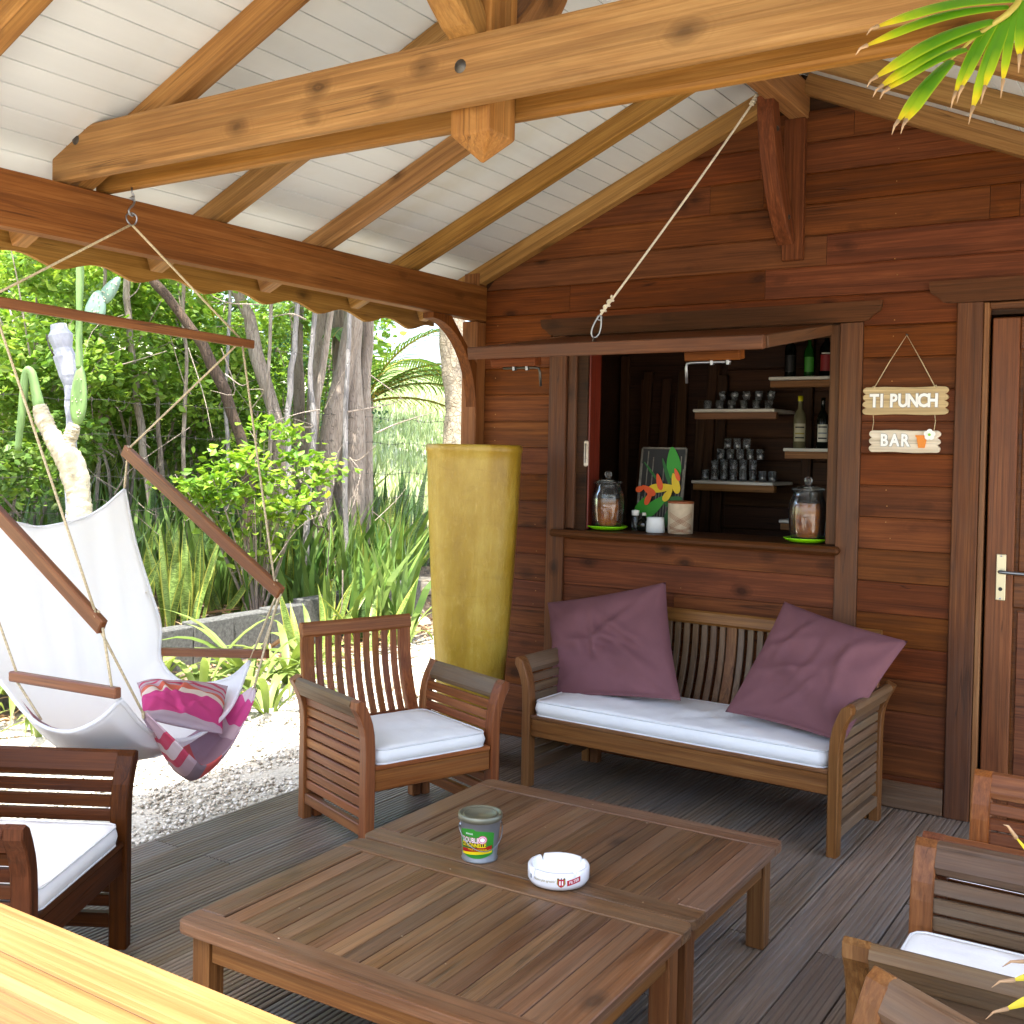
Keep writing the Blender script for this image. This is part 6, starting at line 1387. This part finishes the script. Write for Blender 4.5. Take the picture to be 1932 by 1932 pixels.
# ------------------------------------------------------------------ cactus and bleached stake
def build_cactus():
    b = at(158, 1060, 7.6); b.z = gz(b.x, b.y); t = thing('tree_cactus', 'pale-trunked prickly pear cactus behind the hammock cloth', 'cactus', b); D = 7.6
    def br(px, r0, r1, mat, nm='trunk'):
        V, F = tube_geo([Vector(p)-b for p in spline(tp(px, D), 44)], lambda s: (r0+(r1-r0)*s)*(1+.09*math.sin(9*s+1)+.03*math.sin(23*s)), 18)
        rs = random.Random(len(px)); V = [v+Vector((rs.gauss(0, 1), rs.gauss(0, 1), rs.gauss(0, .6)))*(.0035 if mat == 'cactus_trunk' else .001) for v in V]; link(nm, mesh(nm, V, F, mat, True), t)
    br([(165, 1120), (152, 985), (148, 930), (136, 880), (120, 850)], .09, .085, 'cactus_trunk'); br([(125, 860), (100, 825), (82, 790), (74, 765)], .075, .045, 'cactus_trunk'); br([(126, 865), (132, 830), (140, 800)], .055, .04, 'cactus_trunk')
    br([(74, 770), (68, 740), (60, 705), (50, 700), (45, 740), (40, 790), (33, 850)], .035, .022, 'cactus_green', 'limb'); br([(150, 695), (149, 640), (150, 570), (151, 520), (150, 470)], .022, .026, 'cactus_green', 'limb')
    def pad(u, v, L, w, ang, mat, d=D):
        c = at(u, v, d)-b; V = []; F = []; n = 22; m = 5
        for i in range(m+1):
            a = math.pi*i/m
            for k in range(n):
                q = 2*math.pi*k/n; x = L/2*math.cos(q)*math.sin(a)**.5*(1); z = w/2*math.sin(q)*(1-.25*math.cos(q))*math.sin(a)**.5; V.append((x, -.022*math.cos(a), z))
        for i in range(m):
            for k in range(n): F.append([i*n+k, i*n+(k+1) % n, (i+1)*n+(k+1) % n, (i+1)*n+k])
        o = link('pad', mesh('pad', V, F, mat, True), t, Matrix.Translation(c) @ Matrix.Rotation(rad(25), 4, 'Z') @ Matrix.Rotation(-ang, 4, 'Y'))
        rs = random.Random(int(u)); sg = []
        for k in range(14): x = rs.uniform(-.4, .4)*L; z = rs.uniform(-.3, .3)*w; sg.append(cbox_geo(x-.004, x+.004, -.028, -.02, z-.004, z+.004, .002))
        link('spines', mesh('spines', *merge(*sg), 'label_pale'), o)['kind'] = 'stuff'
    pad(149, 745, .44, .12, rad(87), 'cactus_green'); pad(181, 580, .25, .15, rad(78), 'cactus_blue'); pad(207, 548, .24, .10, rad(52), 'cactus_blue')
    # bleached driftwood stake leaning beside it
    b2 = at(132, 1060, 8.); b2.z = gz(b2.x, b2.y); s = thing('bleached_stake', 'bleached grey driftwood stake standing behind the cactus', 'stake', b2)
    pts = [Vector(p)-b2 for p in spline(tp([(132, 1080), (133, 930), (135, 800), (130, 720), (118, 655), (110, 612)], 8.), 20)]
    link('wood', mesh('wood', *tube_geo(pts, lambda q: (.04 if q < .55 else .04+.04*math.sin(math.pi*min(1, (q-.55)/.45*.85)))*(1+.12*math.sin(30*q)+.08*math.sin(71*q)), 9), 'bleached_wood', False), s)
    tube('hook', [Vector(pts[14])+Vector((.02, -.1, 0)), Vector(pts[15])+Vector((.0, -.11, .0)), Vector(pts[17])+Vector((-.02, -.1, 0))], .006, 'wire', s, 6)
build_cactus()

# ------------------------------------------------------------------ wire fence
def build_fence():
    f = thing('wire_fence', 'thin wire mesh fence with barbed strands running behind the kerb plants', 'fence', (-7.05, 6, 0)); y0, y1 = -3.0, 5.5
    X = lambda y: -.1*max(0, y)
    for y in (-2.8, 5.2): beam('post', (X(y), y, .0), (X(y)+.02, y, 1.95), .05, .05, 'bark_dark', f, (0, 1, 0))
    for z in (1.05, 1.30, 1.62, 1.88):
        n = 60; pts = [Vector((X(y0+(y1-y0)*k/n), y0+(y1-y0)*k/n, z+.012*math.sin(k*1.3))) for k in range(n+1)]; w = tube('strand', pts, .0028, 'wire', f, 4)
        g = []
        for k in range(0, n, 1):
            p = pts[k]; g.append(cbox_geo(p.x-.003, p.x+.003, p.y-.003, p.y+.003, p.z-.014, p.z+.014, .001))
        link('barbs', mesh('barbs', *merge(*g), 'wire'), w)['kind'] = 'stuff'
    g = []; step = .10; H0, H1 = .15, 1.05
    for s in (1, -1):
        y = y0-(H1-H0)
        while y < y1+(H1-H0):
            a, b = y, y+s*(H1-H0)*.6
            if y0 <= a <= y1 and y0 <= b <= y1: g.append(tube_geo([Vector((X(a), a, H0)), Vector((X(b), b, H1))], .0016, 3, False))
            y += step
    o = link('wire_mesh', mesh('wire_mesh', *merge(*g), 'wire'), f); o['kind'] = 'stuff'
build_fence()

# ------------------------------------------------------------------ potted palm at the right edge
def build_areca():
    o0 = Vector((.42, 1.75, 0)); t = thing('potted_palm', 'potted areca palm with yellow-tipped fronds reaching in at the right edge', 'palm', o0)
    lathe('pot', [(0, .0), (.13, 0), (.14, .01), (.18, .32), (.195, .33), (.195, .36), (.175, .36), (.165, .30), (0, .29)], 'concrete', t, 32)
    def bladeT(a, b, w, nrm, tip=.16):
        """leaflet from a to b with yellow dry tip, given as two meshes"""
        a = Vector(a); b = Vector(b); d = (b-a); L = d.length; n = 10; V = []; F = []; UV = []; x = d.normalized(); y = Vector(nrm).cross(x).normalized(); z = x.cross(y)
        for i in range(n+1):
            s = i/n; ww = w*(.35+.65*math.sin(math.pi*min(1, s*.75+.14)))*(1 if s < .85 else max(.35, ((1-s)/.15)**.6)); c = a+d*s+Vector((0, 0, .05*L*math.sin(math.pi*s)))
            for q in (-1, 0, 1): V.append(c+y*(q*ww/2)+z*(abs(q)*-.22*ww)); UV.append((s, (q+1)/2))
        for i in range(n):
            for k in (0, 1): F.append([i*3+k, i*3+3+k, i*3+4+k, i*3+1+k])
        return V, F, UV
    tt = NT('areca_mix'); tc = tt.new('ShaderNodeTexCoord'); spx = tt.new('ShaderNodeSeparateXYZ'); tt.link(tc.outputs['UV'], spx.inputs[0])
    c = tt.ramp(spx.outputs[0], [(0., '5f9a1a'), (.55, '568f12'), (.80, '9ab81a'), (.9, 'd8c81c'), (.97, 'd0b428'), (1., '7a5c3a')]); e = tt.math('ABSOLUTE', tt.math('SUBTRACT', spx.outputs[1], .5)); c = tt.mix(tt.ramp(e, [(.36, 0.), (.5, .5)]), c, 'c8d030')
    tt.base(c); tt.rough(.4); tr = tt.new('ShaderNodeBsdfTranslucent'); tt.link(c, tr.inputs[0]); mx = tt.new('ShaderNodeMixShader'); mx.inputs[0].default_value = .35; tt.link(tt.b.outputs[0], mx.inputs[1]); tt.link(tr.outputs[0], mx.inputs[2]); tt.link(mx.outputs[0], tt.out.inputs[0]); M['areca_mix'] = tt.m
    Z = lambda x, y: ((2500+x/3.687)*1932/3024, (y/3.687)*1932/3024)
    D = 1.75
    def P(x, y, d=D): return at(*Z(x, y), d)-o0
    stem = spline([Vector((0, 0, .30)), Vector((.02, .02, 1.2)), Vector((-.02, .02, 2.0)), P(2500, -900, D+.12), P(1890, 0, D), P(1600, 260, D), P(1400, 400, D), P(1140, 650, D)], 30)
    fr = link('frond', mesh('frond', *tube_geo(stem, lambda s: .010*(1-s)+.0016, 6), 'palm_yellow', True), t)
    lf = [((1880, -20), (320, 290), 105), ((1760, 60), (200, 500), 100), ((1600, 210), (310, 840), 120), ((1480, 330), (370, 940), 115), ((1300, 520), (440, 970), 105), ((1150, 650), (550, 1330), 85), ((1140, 650), (640, 1320), 120),
          ((1490, 340), (1180, 1020), 75), ((1620, 240), (1250, 960), 75), ((1750, 140), (1370, 1180), 100), ((1800, 90), (1500, 960), 90), ((1850, 40), (1700, 890), 75), ((1920, 0), (1880, 620), 90), ((1960, -60), (500, -120), 110), ((2050, -150), (300, -330), 110)]
    for k, (a, b, w) in enumerate(lf):
        d2 = D-.10 if k < 7 else D-.03
        V, F, UV = bladeT(P(*a), P(*b, d2), w*D/2048.5/3.687*1932/3024*1.35, (.3, -1, .45)); link('leaflet', mesh('leaflet', V, F, 'areca_mix', True, UV), fr)
        e = P(*b, d2); dd = (e-P(*a)).normalized(); tube('dry_tip', [e-dd*.004, e+dd*.010+Vector((0, 0, -.002)), e+dd*.018+Vector((0, 0, -.010))], lambda s: .0032*(1-s)+.0004, 'dry_leaf', fr, 5)
    # lower frond whose tips show at the bottom right
    Q = lambda x, y, d=1.6: at((2400+x/2.3446)*1932/3024, (2200+y/2.3446)*1932/3024, d)-o0
    stem = spline([Vector((0, 0, .30)), Vector((.0, -.05, .8)), Q(2400, 1300), Q(1900, 1650)], 14); fr = link('frond', mesh('frond', *tube_geo(stem, lambda s: .007*(1-s)+.0015, 6), 'palm_yellow', True), t)
    for a, b, w in (((1950, 1580), (1380, 1630), 60), ((1950, 1680), (1335, 1830), 70), ((2000, 1500), (1455, 1500), 50), ((2000, 1500), (1400, 630), 40)):
        V, F, UV = bladeT(Q(*a), Q(*b), w*1.6/2048.5/2.3446*1932/3024, (.3, -1, .45)); link('leaflet', mesh('leaflet', V, F, 'areca_tip', True, UV), fr)
        e = Q(*b); dd = (e-Q(*a)).normalized(); tube('dry_tip', [e-dd*.004, e+dd*.018, e+dd*.03+Vector((0, 0, -.008))], lambda s: .003*(1-s)+.0004, 'dry_leaf', fr, 5)
    for k in range(7):
        az = rad(-80+k*40); r_, l_ = frond_geo(1.0, 20, .022, .32, 1.6, 100+k); f2 = link('frond', mesh('frond', *r_, 'palm_yellow', True), t, Matrix.Translation((0, 0, .32+.05*k)) @ Matrix.Rotation(rad(-20+k*22), 4, 'Z') @ Matrix.Rotation(rad(-60), 4, 'Y')); link('leaflets', mesh('leaflets', *l_, 'palm_leaf'), f2)['kind'] = 'stuff'
build_areca()
